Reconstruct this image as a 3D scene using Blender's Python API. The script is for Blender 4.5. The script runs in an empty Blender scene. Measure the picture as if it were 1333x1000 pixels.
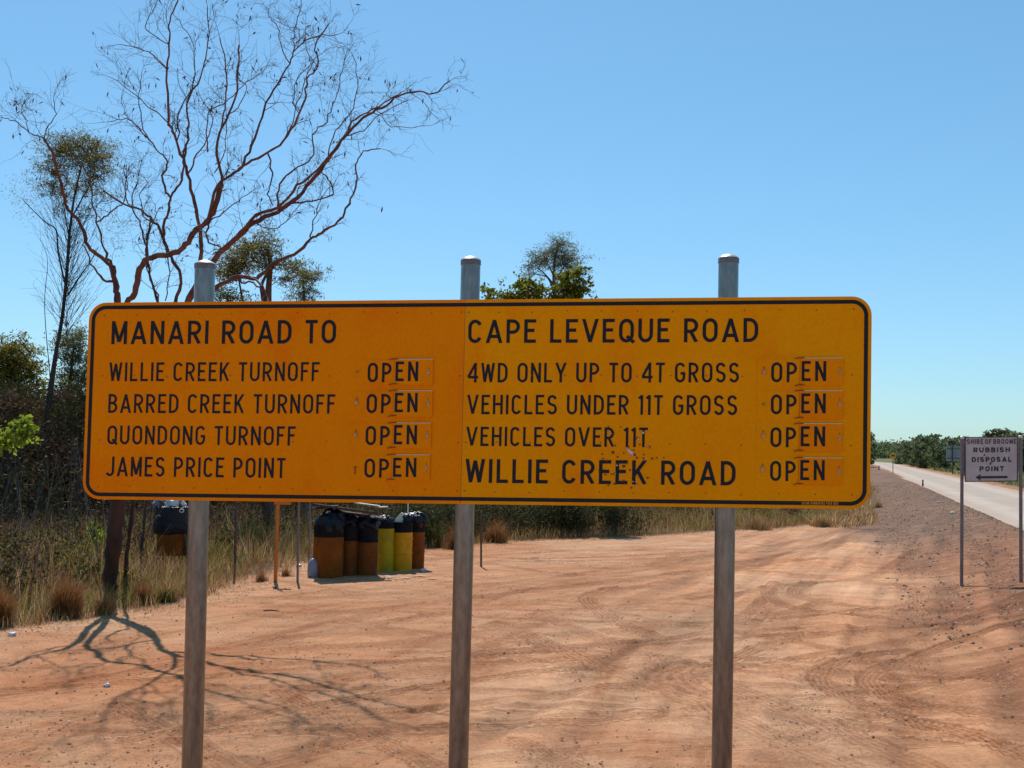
import bpy, math, random
import numpy as np
from mathutils import Vector, Matrix

random.seed(7)
rng = np.random.default_rng(11)
scene = bpy.context.scene
col = scene.collection

# ------------------------------------------------------------------ camera, sky, sun, exposure
EYE = 2.2
FPX = 1500.0                      # focal length in photo pixels (photo 1333 wide)
PITCH = math.atan(82 / FPX)
ROLL = math.radians(1.0)
cam_d = bpy.data.cameras.new('camera')
cam_d.sensor_width = 36.0
cam_d.lens = 36.0 * FPX / 1333.0
cam_d.clip_start = 0.05
cam_d.clip_end = 12000
cam = bpy.data.objects.new('camera', cam_d)
col.objects.link(cam)
CM = Matrix.Rotation(math.pi / 2 + PITCH, 4, 'X') @ Matrix.Rotation(ROLL, 4, 'Z')
CM.translation = (0, 0, EYE)
cam.matrix_world = CM
scene.camera = cam

SUN_EL = math.radians(57)
SUN_AZ = math.radians(-13)        # from +Y (ahead) towards -X (left)
world = bpy.data.worlds.new('World')
scene.world = world
world.use_nodes = True
nt = world.node_tree
nt.nodes.clear()
sky = nt.nodes.new('ShaderNodeTexSky')
sky.sky_type = 'NISHITA'
sky.sun_disc = False
sky.sun_elevation = SUN_EL
sky.sun_rotation = SUN_AZ
sky.air_density = 1.0
sky.dust_density = 0.3
sky.ozone_density = 2.2
# camera response applied evenly to the whole clear sky: softer green and blue gradient
sp = nt.nodes.new('ShaderNodeSeparateColor')
cb = nt.nodes.new('ShaderNodeCombineColor')
nt.links.new(sky.outputs[0], sp.inputs[0])
for k_, (gain, gam) in enumerate(((.565, .86), (.80, .75), (1.0, .86))):
    m1 = nt.nodes.new('ShaderNodeMath'); m1.operation = 'MULTIPLY'; m1.inputs[1].default_value = .1
    m2 = nt.nodes.new('ShaderNodeMath'); m2.operation = 'POWER'; m2.inputs[1].default_value = gam
    m3 = nt.nodes.new('ShaderNodeMath'); m3.operation = 'MULTIPLY'; m3.inputs[1].default_value = gain * 10
    nt.links.new(sp.outputs[k_], m1.inputs[0]); nt.links.new(m1.outputs[0], m2.inputs[0])
    nt.links.new(m2.outputs[0], m3.inputs[0]); nt.links.new(m3.outputs[0], cb.inputs[k_])
bg = nt.nodes.new('ShaderNodeBackground')
bg.inputs['Strength'].default_value = 0.10
wo = nt.nodes.new('ShaderNodeOutputWorld')
nt.links.new(cb.outputs[0], bg.inputs['Color'])
nt.links.new(bg.outputs[0], wo.inputs['Surface'])

sd = bpy.data.lights.new('sun', 'SUN')
sd.energy = 4.2
sd.angle = math.radians(0.53)
sd.color = (1.0, 0.95, 0.87)
sun = bpy.data.objects.new('sun', sd)
col.objects.link(sun)
SDIR = Vector((math.sin(SUN_AZ) * math.cos(SUN_EL), math.cos(SUN_AZ) * math.cos(SUN_EL), math.sin(SUN_EL)))
sun.rotation_euler = SDIR.to_track_quat('Z', 'Y').to_euler()
scene.view_settings.view_transform = 'Standard'
scene.view_settings.look = 'None'
scene.view_settings.gamma = 1
scene.view_settings.use_curve_mapping = False
scene.view_settings.exposure = 0.27

# ------------------------------------------------------------------ pixel helpers (photo pixels -> world points)
RM = np.array(CM.to_3x3())


def ray(px, py):
    d = RM @ np.array([(px - 666.5) / FPX, -(py - 500) / FPX, -1.0])
    return d


def at(px, py, Y):
    d = ray(px, py)
    return np.array([0, 0, EYE]) + d * (Y / d[1])


def G0(px, py, z=0.0):
    d = ray(px, py)
    return np.array([0, 0, EYE]) + d * ((z - EYE) / d[2])


# ------------------------------------------------------------------ noise
def vnoise(x, y, seed=0):
    x = np.asarray(x, float) + seed * 17.31
    y = np.asarray(y, float) + seed * 9.77
    xi = np.floor(x).astype(np.int64)
    yi = np.floor(y).astype(np.int64)
    fx = x - xi
    fy = y - yi
    fx = fx * fx * (3 - 2 * fx)
    fy = fy * fy * (3 - 2 * fy)

    def h(a, b):
        n = (a * 374761393 + b * 668265263 + seed * 1442695041) & 0xffffffff
        n = ((n ^ (n >> 13)) * 1274126177) & 0xffffffff
        return ((n ^ (n >> 16)) & 0xffff) / 65535.0
    return (h(xi, yi) * (1 - fx) + h(xi + 1, yi) * fx) * (1 - fy) + (h(xi, yi + 1) * (1 - fx) + h(xi + 1, yi + 1) * fx) * fy


def fbm(x, y, seed=0, o=4):
    s = 0
    a = .5
    for k in range(o):
        s = s + a * vnoise(x * 2 ** k, y * 2 ** k, seed + k)
        a *= .5
    return s / (1 - .5 ** o)


# ------------------------------------------------------------------ road line and ground height
ZR = 0.30
RE0 = np.array([4.22, 0.0])        # left edge of road: x = 4.22 + .2905 y
RD = np.array([.2905, 1.0]); RD /= np.linalg.norm(RD)
RW = 4.95                          # perpendicular width
# centre line
_cl = []
ctr0 = RE0 + np.array([RD[1], -RD[0]]) * RW / 2
p = ctr0 - RD * 60
ang = math.atan2(RD[1], RD[0])
s = -60.0
while s < 800:
    _cl.append(p.copy())
    st = 4.0
    if 225 < s < 520:
        ang += st / 330.0
    p = p + st * np.array([math.cos(ang), math.sin(ang)])
    s += st
CL = np.array(_cl)


def road_off(x, y):
    """signed distance to the centre line, positive = left of road"""
    x = np.asarray(x, float); y = np.asarray(y, float)
    n = np.array([-RD[1], RD[0]])
    d0 = (x - ctr0[0]) * n[0] + (y - ctr0[1]) * n[1]
    far = (y > 205) & (y < 900) & (x > -400) & (x < 400)
    if np.any(far):
        xs = x[far]; ys = y[far]
        best = np.full(xs.shape, 1e9); sg = np.zeros(xs.shape)
        for i in range(40, len(CL) - 1):
            a = CL[i]; b = CL[i + 1]; ab = b - a; L = np.hypot(*ab)
            t = np.clip(((xs - a[0]) * ab[0] + (ys - a[1]) * ab[1]) / L ** 2, 0, 1)
            dx = xs - (a[0] + t * ab[0]); dy = ys - (a[1] + t * ab[1])
            d = np.hypot(dx, dy)
            m = d < best
            best[m] = d[m]
            sg[m] = np.sign(ab[0] * dy - ab[1] * dx)[m]
        d0 = d0.copy(); d0[far] = best * sg
    return d0


def sstep(a, b, x):
    t = np.clip((x - a) / (b - a), 0, 1)
    return t * t * (3 - 2 * t)


def gz(x, y, rel=True):
    x = np.atleast_1d(np.asarray(x, float)); y = np.atleast_1d(np.asarray(y, float))
    o = road_off(x, y)
    dl = o - RW / 2
    dr = -o - RW / 2
    z = np.zeros(x.shape)
    z = np.maximum(z, (ZR + .11) * (1 - sstep(.25, 3.5, dl)) * (dl > 0.0))
    lip = np.exp(-((dl - .30) / .28) ** 2) * .07
    z = z + lip * (dl > 0)
    inside = (dl <= 0) & (dr <= 0)
    z = np.where(inside, ZR - .12, z)
    z = np.where(dr > 0, (ZR + .02) * (1 - sstep(.3, 4.0, dr)), z)
    z = z + (fbm(x * .22, y * .22, 3, 3) - .5) * .04 * (1 - sstep(60, 140, y)) * np.where(inside, 0, 1)
    return z


def G(px, py):
    """ray from the camera to the uneven ground"""
    z = 0.0
    for _ in range(6):
        q = G0(px, py, z)
        z = float(gz(q[0], q[1])[0])
    return q


def ground_at(x, y):
    return np.array([x, y, float(gz(x, y)[0])])


# ------------------------------------------------------------------ mesh helpers
def fast(name, V, F, mat, parent=None, attr=None, smooth=False, mi=None):
    V = np.asarray(V, np.float32)
    F = np.asarray(F, np.int32)
    me = bpy.data.meshes.new(name)
    off = np.array(parent.location, np.float32) if parent is not None else np.zeros(3, np.float32)
    if parent is not None and parent.parent is not None:
        off = off + np.array(parent.parent.location, np.float32)
    me.vertices.add(len(V))
    me.vertices.foreach_set('co', (V - off).ravel())
    n, k = F.shape
    me.loops.add(n * k)
    me.loops.foreach_set('vertex_index', F.ravel())
    me.polygons.add(n)
    me.polygons.foreach_set('loop_start', np.arange(0, n * k, k, dtype=np.int32))
    me.polygons.foreach_set('loop_total', np.full(n, k, np.int32))
    if smooth:
        me.polygons.foreach_set('use_smooth', np.ones(n, bool))
    for m in (mat if isinstance(mat, (list, tuple)) else [mat]):
        me.materials.append(m)
    if mi is not None:
        me.polygons.foreach_set('material_index', np.asarray(mi, np.int32))
    if attr is not None:
        for an, av in attr.items():
            av = np.asarray(av, np.float32)
            if av.ndim == 1:
                a = me.attributes.new(an, 'FLOAT', 'POINT')
                a.data.foreach_set('value', av)
            else:
                a = me.attributes.new(an, 'FLOAT_COLOR', 'POINT')
                a.data.foreach_set('color', np.hstack([av, np.ones((len(av), 1), np.float32)]).ravel())
    me.update(calc_edges=True)
    me.validate()
    o = bpy.data.objects.new(name, me)
    col.objects.link(o)
    if parent is not None:
        o.parent = parent
    return o


class MB:
    """collects polygons of any size, linked as ONE mesh object"""

    def __init__(self):
        self.v = []; self.f = []; self.m = []

    def add(self, vs, fs, m=0):
        b = len(self.v)
        self.v += [tuple(map(float, q)) for q in vs]
        self.f += [tuple(i + b for i in f) for f in fs]
        self.m += [m] * len(fs)
        return self

    def hexa(self, b4, t4, m=0):
        self.add(list(b4) + list(t4), [(3, 2, 1, 0), (4, 5, 6, 7), (0, 1, 5, 4), (1, 2, 6, 5), (2, 3, 7, 6), (3, 0, 4, 7)], m)
        return self

    def box(self, c, sx, sy, sz, m=0, R=None):
        c = np.array(c, float)
        P = np.array([(-1, -1), (1, -1), (1, 1), (-1, 1)]) * .5
        b = np.array([(a * sx, q * sy, -sz / 2) for a, q in P]); t = b + np.array([0, 0, sz])
        if R is not None:
            b = b @ np.array(R).T; t = t @ np.array(R).T
        return self.hexa(b + c, t + c, m)

    def tube(self, pts, rad, n=8, m=0, cap=True):
        V, F = tube_arr(np.array(pts, float), rad, n)
        b = len(self.v)
        self.v += [tuple(q) for q in V.tolist()]
        self.f += [tuple(i + b for i in f) for f in F.tolist()]
        self.m += [m] * len(F)
        if cap:
            k = len(V)
            self.f.append(tuple(b + i for i in range(n))[::-1]); self.m.append(m)
            self.f.append(tuple(b + k - n + i for i in range(n))); self.m.append(m)
        return self

    def lathe(self, prof, c, n=24, m=0, R=None, wob=None):
        """prof: list of (r, z)"""
        c = np.array(c, float)
        b = len(self.v)
        for (r, z) in prof:
            for i in range(n):
                a = 2 * math.pi * i / n
                rr = r * (1 if wob is None else wob(a, z))
                q = np.array([rr * math.cos(a), rr * math.sin(a), z])
                if R is not None:
                    q = np.array(R) @ q
                self.v.append(tuple(c + q))
        for j in range(len(prof) - 1):
            for i in range(n):
                k = (i + 1) % n
                self.f.append((b + j * n + i, b + j * n + k, b + (j + 1) * n + k, b + (j + 1) * n + i)); self.m.append(m)
        if prof[0][0] > 1e-5:
            self.f.append(tuple(b + i for i in range(n))[::-1]); self.m.append(m)
        if prof[-1][0] > 1e-5:
            self.f.append(tuple(b + (len(prof) - 1) * n + i for i in range(n))); self.m.append(m)
        return self

    def build(self, name, mat, parent=None, smooth=False, bevel=0):
        me = bpy.data.meshes.new(name)
        off = Vector((0, 0, 0))
        q = parent
        while q is not None:
            off = off + Vector(q.location); q = q.parent
        me.from_pydata([(a[0] - off[0], a[1] - off[1], a[2] - off[2]) for a in self.v], [], self.f)
        for mm in (mat if isinstance(mat, (list, tuple)) else [mat]):
            me.materials.append(mm)
        me.polygons.foreach_set('material_index', self.m)
        if smooth:
            me.polygons.foreach_set('use_smooth', [True] * len(self.f))
        me.update()
        o = bpy.data.objects.new(name, me)
        col.objects.link(o)
        if smooth:
            md = o.modifiers.new('edges', 'EDGE_SPLIT'); md.split_angle = math.radians(40)
        if bevel:
            md = o.modifiers.new('bevel', 'BEVEL'); md.width = bevel; md.segments = 2; md.limit_method = 'ANGLE'
        if parent is not None:
            o.parent = parent
        return o


def tube_arr(P, rad, n=6):
    P = np.asarray(P, float)
    k = len(P)
    rad = np.broadcast_to(np.asarray(rad, float), (k,))
    T = np.gradient(P, axis=0)
    T /= np.linalg.norm(T, axis=1, keepdims=True) + 1e-9
    up = np.array([0, 0, 1.0]) if abs(T[0][2]) < .9 else np.array([0, 1.0, 0])
    A = np.cross(T, up)
    nn = np.linalg.norm(A, axis=1, keepdims=True)
    A = A / (nn + 1e-9)
    for i in range(1, k):            # keep frames from flipping
        a = A[i - 1] - T[i] * np.dot(A[i - 1], T[i])
        l = np.linalg.norm(a)
        A[i] = a / l if l > 1e-6 else A[i - 1]
    B = np.cross(T, A)
    th = np.arange(n) * 2 * np.pi / n
    V = P[:, None, :] + rad[:, None, None] * (np.cos(th)[None, :, None] * A[:, None, :] + np.sin(th)[None, :, None] * B[:, None, :])
    V = V.reshape(-1, 3)
    j, i = np.meshgrid(np.arange(k - 1), np.arange(n), indexing='ij')
    j = j.ravel(); i = i.ravel(); i2 = (i + 1) % n
    F = np.stack([j * n + i, (j + 1) * n + i, (j + 1) * n + i2, j * n + i2], 1)
    return V, F


def join_tubes(lst, n):
    VV = []; FF = []; b = 0
    for P, r in lst:
        V, F = tube_arr(P, r, n)
        VV.append(V); FF.append(F + b); b += len(V)
    return np.vstack(VV), np.vstack(FF)


def smooth_line(pts, per=4):
    P = np.array(pts, float)
    if len(P) < 3:
        return P
    E = np.vstack([2 * P[0] - P[1], P, 2 * P[-1] - P[-2]])
    out = []
    for i in range(1, len(E) - 2):
        for t in np.arange(per) / per:
            a, b, c, d = E[i - 1], E[i], E[i + 1], E[i + 2]
            out.append(.5 * ((2 * b) + (-a + c) * t + (2 * a - 5 * b + 4 * c - d) * t * t + (-a + 3 * b - 3 * c + d) * t ** 3))
    out.append(P[-1])
    return np.array(out)


def leaves(C, ln, wd, droop=0.0, updir=None):
    """diamond leaves at centres C; returns V, F, var"""
    n = len(C)
    D = rng.normal(size=(n, 3)); D[:, 2] -= droop
    if updir is not None:
        D = D + updir
    D /= np.linalg.norm(D, axis=1, keepdims=True)
    Q = rng.normal(size=(n, 3))
    S = np.cross(D, Q); S /= np.linalg.norm(S, axis=1, keepdims=True) + 1e-9
    ln = np.broadcast_to(ln, (n,)) * rng.uniform(.6, 1.3, n)
    wd = np.broadcast_to(wd, (n,)) * rng.uniform(.7, 1.3, n)
    V = np.empty((n, 4, 3))
    V[:, 0] = C - D * ln[:, None] * .5
    V[:, 2] = C + D * ln[:, None] * .5
    V[:, 1] = C + S * wd[:, None] * .5
    V[:, 3] = C - S * wd[:, None] * .5
    F = np.arange(n * 4).reshape(n, 4)
    return V.reshape(-1, 3), F, np.repeat(rng.random(n), 4)


def blades(B, h, w, lean=.35, curl=.5):
    n = len(B)
    a = rng.uniform(0, 2 * np.pi, n)
    d = np.stack([np.cos(a), np.sin(a), np.zeros(n)], 1)
    sdir = np.stack([-np.sin(a + rng.normal(0, .6, n)), np.cos(a), np.zeros(n)], 1)
    h = np.broadcast_to(h, (n,)) * rng.uniform(.5, 1.25, n)
    w = np.broadcast_to(w, (n,))
    l = rng.uniform(0, lean, n)[:, None]
    mid = B + np.array([0, 0, 1]) * (h * .55)[:, None] + d * (h[:, None] * .55 * l)
    tip = B + np.array([0, 0, 1]) * (h * (1 - .25 * curl * l[:, 0]))[:, None] + d * (h[:, None] * (l * (1 + curl)))
    V = np.empty((n, 5, 3))
    V[:, 0] = B - sdir * w[:, None] * .5
    V[:, 1] = B + sdir * w[:, None] * .5
    V[:, 2] = mid - sdir * w[:, None] * .38
    V[:, 3] = mid + sdir * w[:, None] * .38
    V[:, 4] = tip
    T = np.array([(0, 1, 3), (0, 3, 2), (2, 3, 4)])
    F = (np.arange(n)[:, None, None] * 5 + T[None]).reshape(-1, 3)
    return V.reshape(-1, 3), F, np.repeat(rng.random(n), 5)


def empty(name, loc, label=None, cat=None, group=None):
    o = bpy.data.objects.new(name, None)
    col.objects.link(o)
    o.location = tuple(map(float, loc))
    o.empty_display_size = .1
    tag(o, label, cat, group)
    return o


def tag(o, label=None, cat=None, group=None, kind=None):
    if label: o['label'] = label
    if cat: o['category'] = cat
    if group: o['group'] = group
    if kind: o['kind'] = kind
    return o


# ------------------------------------------------------------------ materials
def new_mat(name):
    m = bpy.data.materials.new(name)
    m.use_nodes = True
    n = m.node_tree
    n.nodes.clear()
    out = n.nodes.new('ShaderNodeOutputMaterial')
    b = n.nodes.new('ShaderNodeBsdfPrincipled')
    n.links.new(b.outputs[0], out.inputs[0])
    return m, n, b, out


def noise_node(n, scale, detail=4, rough=.55, stretch=None, space='pos', dist=0.0):
    if space == 'pos':
        g = n.nodes.new('ShaderNodeNewGeometry'); src = g.outputs['Position']
    else:
        g = n.nodes.new('ShaderNodeTexCoord'); src = g.outputs['Object']
    if stretch:
        mp = n.nodes.new('ShaderNodeMapping')
        mp.inputs['Scale'].default_value = stretch
        n.links.new(src, mp.inputs['Vector']); src = mp.outputs[0]
    t = n.nodes.new('ShaderNodeTexNoise')
    t.inputs['Scale'].default_value = scale
    t.inputs['Detail'].default_value = detail
    t.inputs['Roughness'].default_value = rough
    t.inputs['Distortion'].default_value = dist
    n.links.new(src, t.inputs['Vector'])
    return t.outputs['Fac']


def ramp(n, fac, stops):
    r = n.nodes.new('ShaderNodeValToRGB')
    while len(r.color_ramp.elements) < len(stops):
        r.color_ramp.elements.new(.5)
    for e, (p, c) in zip(r.color_ramp.elements, stops):
        e.position = p
        e.color = (c[0], c[1], c[2], 1)
    n.links.new(fac, r.inputs[0])
    return r.outputs[0]


def mixc(n, fac, a, b, mode='MIX'):
    m = n.nodes.new('ShaderNodeMix')
    m.data_type = 'RGBA'
    m.blend_type = mode
    for s, v in ((0, fac), (6, a), (7, b)):
        if hasattr(v, 'is_output') or isinstance(v, bpy.types.NodeSocket):
            n.links.new(v, m.inputs[s])
        elif isinstance(v, (int, float)):
            m.inputs[s].default_value = v
        else:
            m.inputs[s].default_value = (v[0], v[1], v[2], 1)
    return m.outputs[2]


def bump(n, b, fac, strength=.3, dist=.01):
    k = n.nodes.new('ShaderNodeBump')
    k.inputs['Strength'].default_value = strength
    k.inputs['Distance'].default_value = dist
    n.links.new(fac, k.inputs['Height'])
    n.links.new(k.outputs[0], b.inputs['Normal'])


def simple(name, c1, c2=None, scale=8, rough=.6, metal=0.0, stretch=None, bs=.0, bd=.005, lo=.35, hi=.65, space='pos', spec=.5, detail=5):
    m, n, b, out = new_mat(name)
    f = noise_node(n, scale, detail, .6, stretch, space)
    if c2 is None:
        c2 = tuple(x * .75 for x in c1)
    n.links.new(ramp(n, f, [(lo, c1), (hi, c2)]), b.inputs['Base Color'])
    b.inputs['Roughness'].default_value = rough
    b.inputs['Metallic'].default_value = metal
    b.inputs['Specular IOR Level'].default_value = spec
    if bs:
        bump(n, b, f, bs, bd)
    return m


def leafmat(name, stops, trans=.35, rough=.55):
    m, n, b, out = new_mat(name)
    a = n.nodes.new('ShaderNodeAttribute'); a.attribute_name = 'var'
    c = ramp(n, a.outputs['Fac'], stops)
    n.links.new(c, b.inputs['Base Color'])
    b.inputs['Roughness'].default_value = rough
    b.inputs['Specular IOR Level'].default_value = .04
    t = n.nodes.new('ShaderNodeBsdfTranslucent')
    n.links.new(c, t.inputs['Color'])
    mx = n.nodes.new('ShaderNodeMixShader'); mx.inputs[0].default_value = trans
    n.links.new(b.outputs[0], mx.inputs[1]); n.links.new(t.outputs[0], mx.inputs[2])
    n.links.new(mx.outputs[0], out.inputs[0])
    return m


def sign_mat(name, c1, c2, c3):
    m, n, b, out = new_mat(name)
    f1 = noise_node(n, 1.3, 4, .6)
    f2 = noise_node(n, 60, 3, .6)
    f3 = noise_node(n, 3.2, 6, .65, (1, 1, .55))
    c = ramp(n, f1, [(.35, c1), (.65, c2)])
    st = ramp(n, f3, [(.52, (0, 0, 0)), (.78, (1, 1, 1))])
    c = mixc(n, st, c, c3)
    c = mixc(n, 1.0, c, ramp(n, f2, [(.3, (.93, .93, .9)), (.7, (1.05, 1.05, 1.0))]), 'MULTIPLY')
    n.links.new(c, b.inputs['Base Color'])
    b.inputs['Roughness'].default_value = .55
    b.inputs['Specular IOR Level'].default_value = .04
    return m


M = {}
M['sign_left'] = sign_mat('sign_orange_left', (.98, .285, .001), (.97, .255, .001), (.94, .185, .001))
M['sign_right'] = sign_mat('sign_orange_right', (.98, .36, .001), (.98, .33, .001), (.96, .245, .001))
M['flap'] = sign_mat('flap_orange', (.98, .29, .001), (.97, .265, .001), (.92, .19, .001))
M['flap_red'] = sign_mat('flap_deep_orange', (.98, .29, .001), (.97, .26, .001), (.94, .19, .001))
M['black'] = simple('sign_black', (.010, .012, .018), (.016, .018, .026), 40, .5, spec=.2)
M['alu'] = simple('aluminium_edge', (.72, .7, .68), (.6, .58, .55), 30, .4, .6)
M['galv'] = simple('galvanised_post', (.29, .285, .285), (.15, .135, .13), 34, .30, .95, (1, 1, .30), .25, .002, .25, .75)
M['galv_cap'] = simple('post_cap', (.7, .68, .66), (.5, .46, .44), 40, .4, .55)
M['galv_band'] = simple('post_cap_band', (.16, .13, .13), (.24, .2, .2), 40, .5, .5)
M['rust'] = simple('rust', (.16, .035, .008), (.26, .075, .015), 90, .8)
M['rustspot'] = simple('rust_spot', (.36, .1, .006), (.42, .13, .008), 90, .7)
M['latch'] = simple('latch_metal', (.35, .26, .18), (.55, .5, .45), 80, .45, .5)
M['torn'] = simple('torn_metal', (.75, .75, .8), (.5, .5, .55), 80, .35, .5)
M['tiny_text'] = simple('maker_text', (.6, .25, .03), (.65, .3, .05), 60, .6)
M['white_sign'] = simple('faded_white_sign', (.56, .48, .49), (.47, .39, .40), 5, .5)
M['sign_frame'] = simple('dark_sign_frame', (.05, .035, .035), (.09, .06, .05), 20, .6)
M['text_dark'] = simple('faded_black_text', (.02, .018, .03), (.035, .03, .04), 30, .6)
M['text_brown'] = simple('faded_brown_text', (.055, .03, .03), (.09, .05, .05), 30, .6)
M['post_grey'] = simple('grey_steel_post', (.24, .2, .2), (.16, .12, .12), 30, .55, .3, (1, 1, .3))
M['post_brown'] = simple('rusty_steel_post', (.13, .08, .07), (.07, .04, .035), 30, .7, .2, (1, 1, .3))
M['post_orange'] = simple('orange_post', (.62, .17, .01), (.5, .13, .01), 12, .6, 0, (1, 1, .4))
M['bark_dead'] = simple('dead_tree_bark', (.20, .075, .05), (.06, .026, .022), 9, .85, 0, (1, 1, .3), .6, .01)
M['bark_low'] = simple('dark_trunk_bark', (.075, .036, .028), (.028, .016, .014), 7, .95, 0, (1, 1, .25), 1.0, .02)
M['bark_dark'] = simple('dark_bark', (.075, .05, .04), (.035, .024, .02), 9, .9, 0, (1, 1, .25), .6, .01)
M['bark_grey'] = simple('grey_bark', (.16, .13, .12), (.09, .07, .065), 9, .9, 0, (1, 1, .3), .5, .01)
M['twig'] = simple('twig', (.09, .04, .035), (.05, .025, .025), 12, .85)
M['twig_grey'] = simple('twig_grey', (.14, .11, .10), (.08, .06, .055), 12, .85)
M['leaf_dead'] = leafmat('dead_leaf', [(0, (.10, .035, .03)), (1, (.05, .02, .02))], .1)
M['leaf_olive'] = leafmat('olive_leaf', [(0, (.07, .06, .018)), (.5, (.19, .17, .03)), (1, (.34, .27, .05))], .5)
M['leaf_wispy'] = leafmat('wispy_leaf', [(0, (.10, .11, .06)), (.6, (.20, .20, .09)), (1, (.30, .26, .11))], .5)
M['leaf_broad'] = leafmat('broad_leaf', [(0, (.06, .07, .012)), (.5, (.17, .18, .02)), (1, (.36, .34, .05))], .48)
M['leaf_bright'] = leafmat('bright_leaf', [(0, (.22, .30, .02)), (1, (.34, .42, .05))], .5)
M['leaf_dark'] = leafmat('dark_leaf', [(0, (.030, .034, .014)), (.6, (.06, .062, .022)), (1, (.10, .085, .03))], .3)
M['leaf_far'] = leafmat('far_leaf', [(0, (.085, .11, .06)), (.6, (.145, .18, .085)), (1, (.22, .24, .11))], .5)  # paler tones put the haze of distance into the leaf colour
M['leaf_brown'] = leafmat('brown_brush', [(0, (.05, .025, .018)), (.6, (.10, .055, .03)), (1, (.17, .11, .055))], .3)
M['leaf_wood'] = leafmat('dark_wood_brush', [(0, (.035, .014, .012)), (.55, (.08, .036, .024)), (.85, (.06, .055, .022)), (1, (.12, .08, .035))], .3)
M['grass_dry'] = leafmat('dry_grass', [(0, (.20, .09, .04)), (.45, (.36, .20, .08)), (.8, (.50, .34, .15)), (1, (.66, .54, .32))], .4)
M['grass_rust'] = leafmat('rusty_grass', [(0, (.16, .055, .025)), (.6, (.30, .13, .05)), (1, (.42, .24, .1))], .4)
M['grass_green'] = leafmat('green_grass', [(0, (.09, .12, .02)), (.6, (.18, .21, .04)), (1, (.32, .31, .08))], .5)
M['grass_far'] = leafmat('verge_grass', [(0, (.10, .13, .04)), (.5, (.17, .19, .06)), (.8, (.30, .24, .11)), (1, (.40, .28, .15))], .4)
M['litter'] = leafmat('leaf_litter', [(0, (.20, .10, .05)), (.6, (.38, .25, .15)), (.9, (.55, .45, .36)), (1, (.75, .7, .65))], .1)
M['drum_orange'] = simple('drum_orange', (.27, .075, .008), (.14, .042, .008), 6, .6, 0, (1, 1, .6), lo=.3, hi=.7, spec=.08)
M['drum_brown'] = simple('drum_brown', (.19, .055, .010), (.09, .032, .010), 6, .7, 0, (1, 1, .6), lo=.3, hi=.7, spec=.08)
M['drum_yellow'] = simple('drum_yellow', (.66, .34, .004), (.52, .24, .004), 5, .5, spec=.2)
M['drum_lime'] = simple('drum_lime_yellow', (.40, .31, .006), (.28, .21, .008), 5, .5, spec=.2)
M['drum_black'] = simple('drum_black', (.008, .008, .011), (.014, .013, .016), 10, .7, spec=.08)
M['bag'] = simple('black_plastic', (.005, .007, .014), (.010, .012, .02), 14, .28, 0, None, .9, .03, space='pos', spec=.28)
M['bag_white'] = simple('white_plastic', (.75, .75, .78), (.6, .55, .6), 14, .35, 0, None, .6, .01)
M['jug'] = simple('bluish_plastic', (.17, .24, .36), (.26, .2, .25), 5, .3, 0, None, .3, .01)
M['foam'] = simple('pale_board', (.68, .70, .60), (.6, .6, .5), 9, .7)
M['board'] = simple('weathered_sheet', (.05, .032, .026), (.025, .018, .015), 9, .8, 0, None, .4, .01)
M['white'] = simple('white_paint', (.8, .8, .78), (.7, .68, .66), 20, .5)
M['diamond'] = simple('warning_yellow', (.62, .30, .008), (.55, .25, .008), 4, .5)
M['guide'] = simple('guide_post_paint', (.26, .05, .05), (.2, .04, .04), 9, .6)
M['guide_white'] = simple('guide_post_reflector', (.55, .45, .45), (.5, .4, .4), 9, .6)
M['board_back'] = simple('sign_back_metal', (.30, .31, .33), (.24, .24, .26), 3, .5, .3)
M['stone'] = simple('stone', (.36, .17, .09), (.20, .09, .055), 30, .9, lo=.3, hi=.7)
M['stone_dark'] = simple('dark_stone', (.15, .085, .06), (.08, .045, .035), 30, .9, lo=.3, hi=.7)
M['stone_pale'] = simple('pale_stone', (.55, .42, .33), (.35, .24, .18), 25, .9, lo=.3, hi=.7)
M['pink_red'] = simple('pink_red_plastic', (.62, .09, .12), (.55, .3, .35), 9, .4)


# ================================================================== THE GROUND
def track_px(pts, per=6):
    return smooth_line(np.array([G0(a, b)[:2] for a, b in pts]), per)


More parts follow.
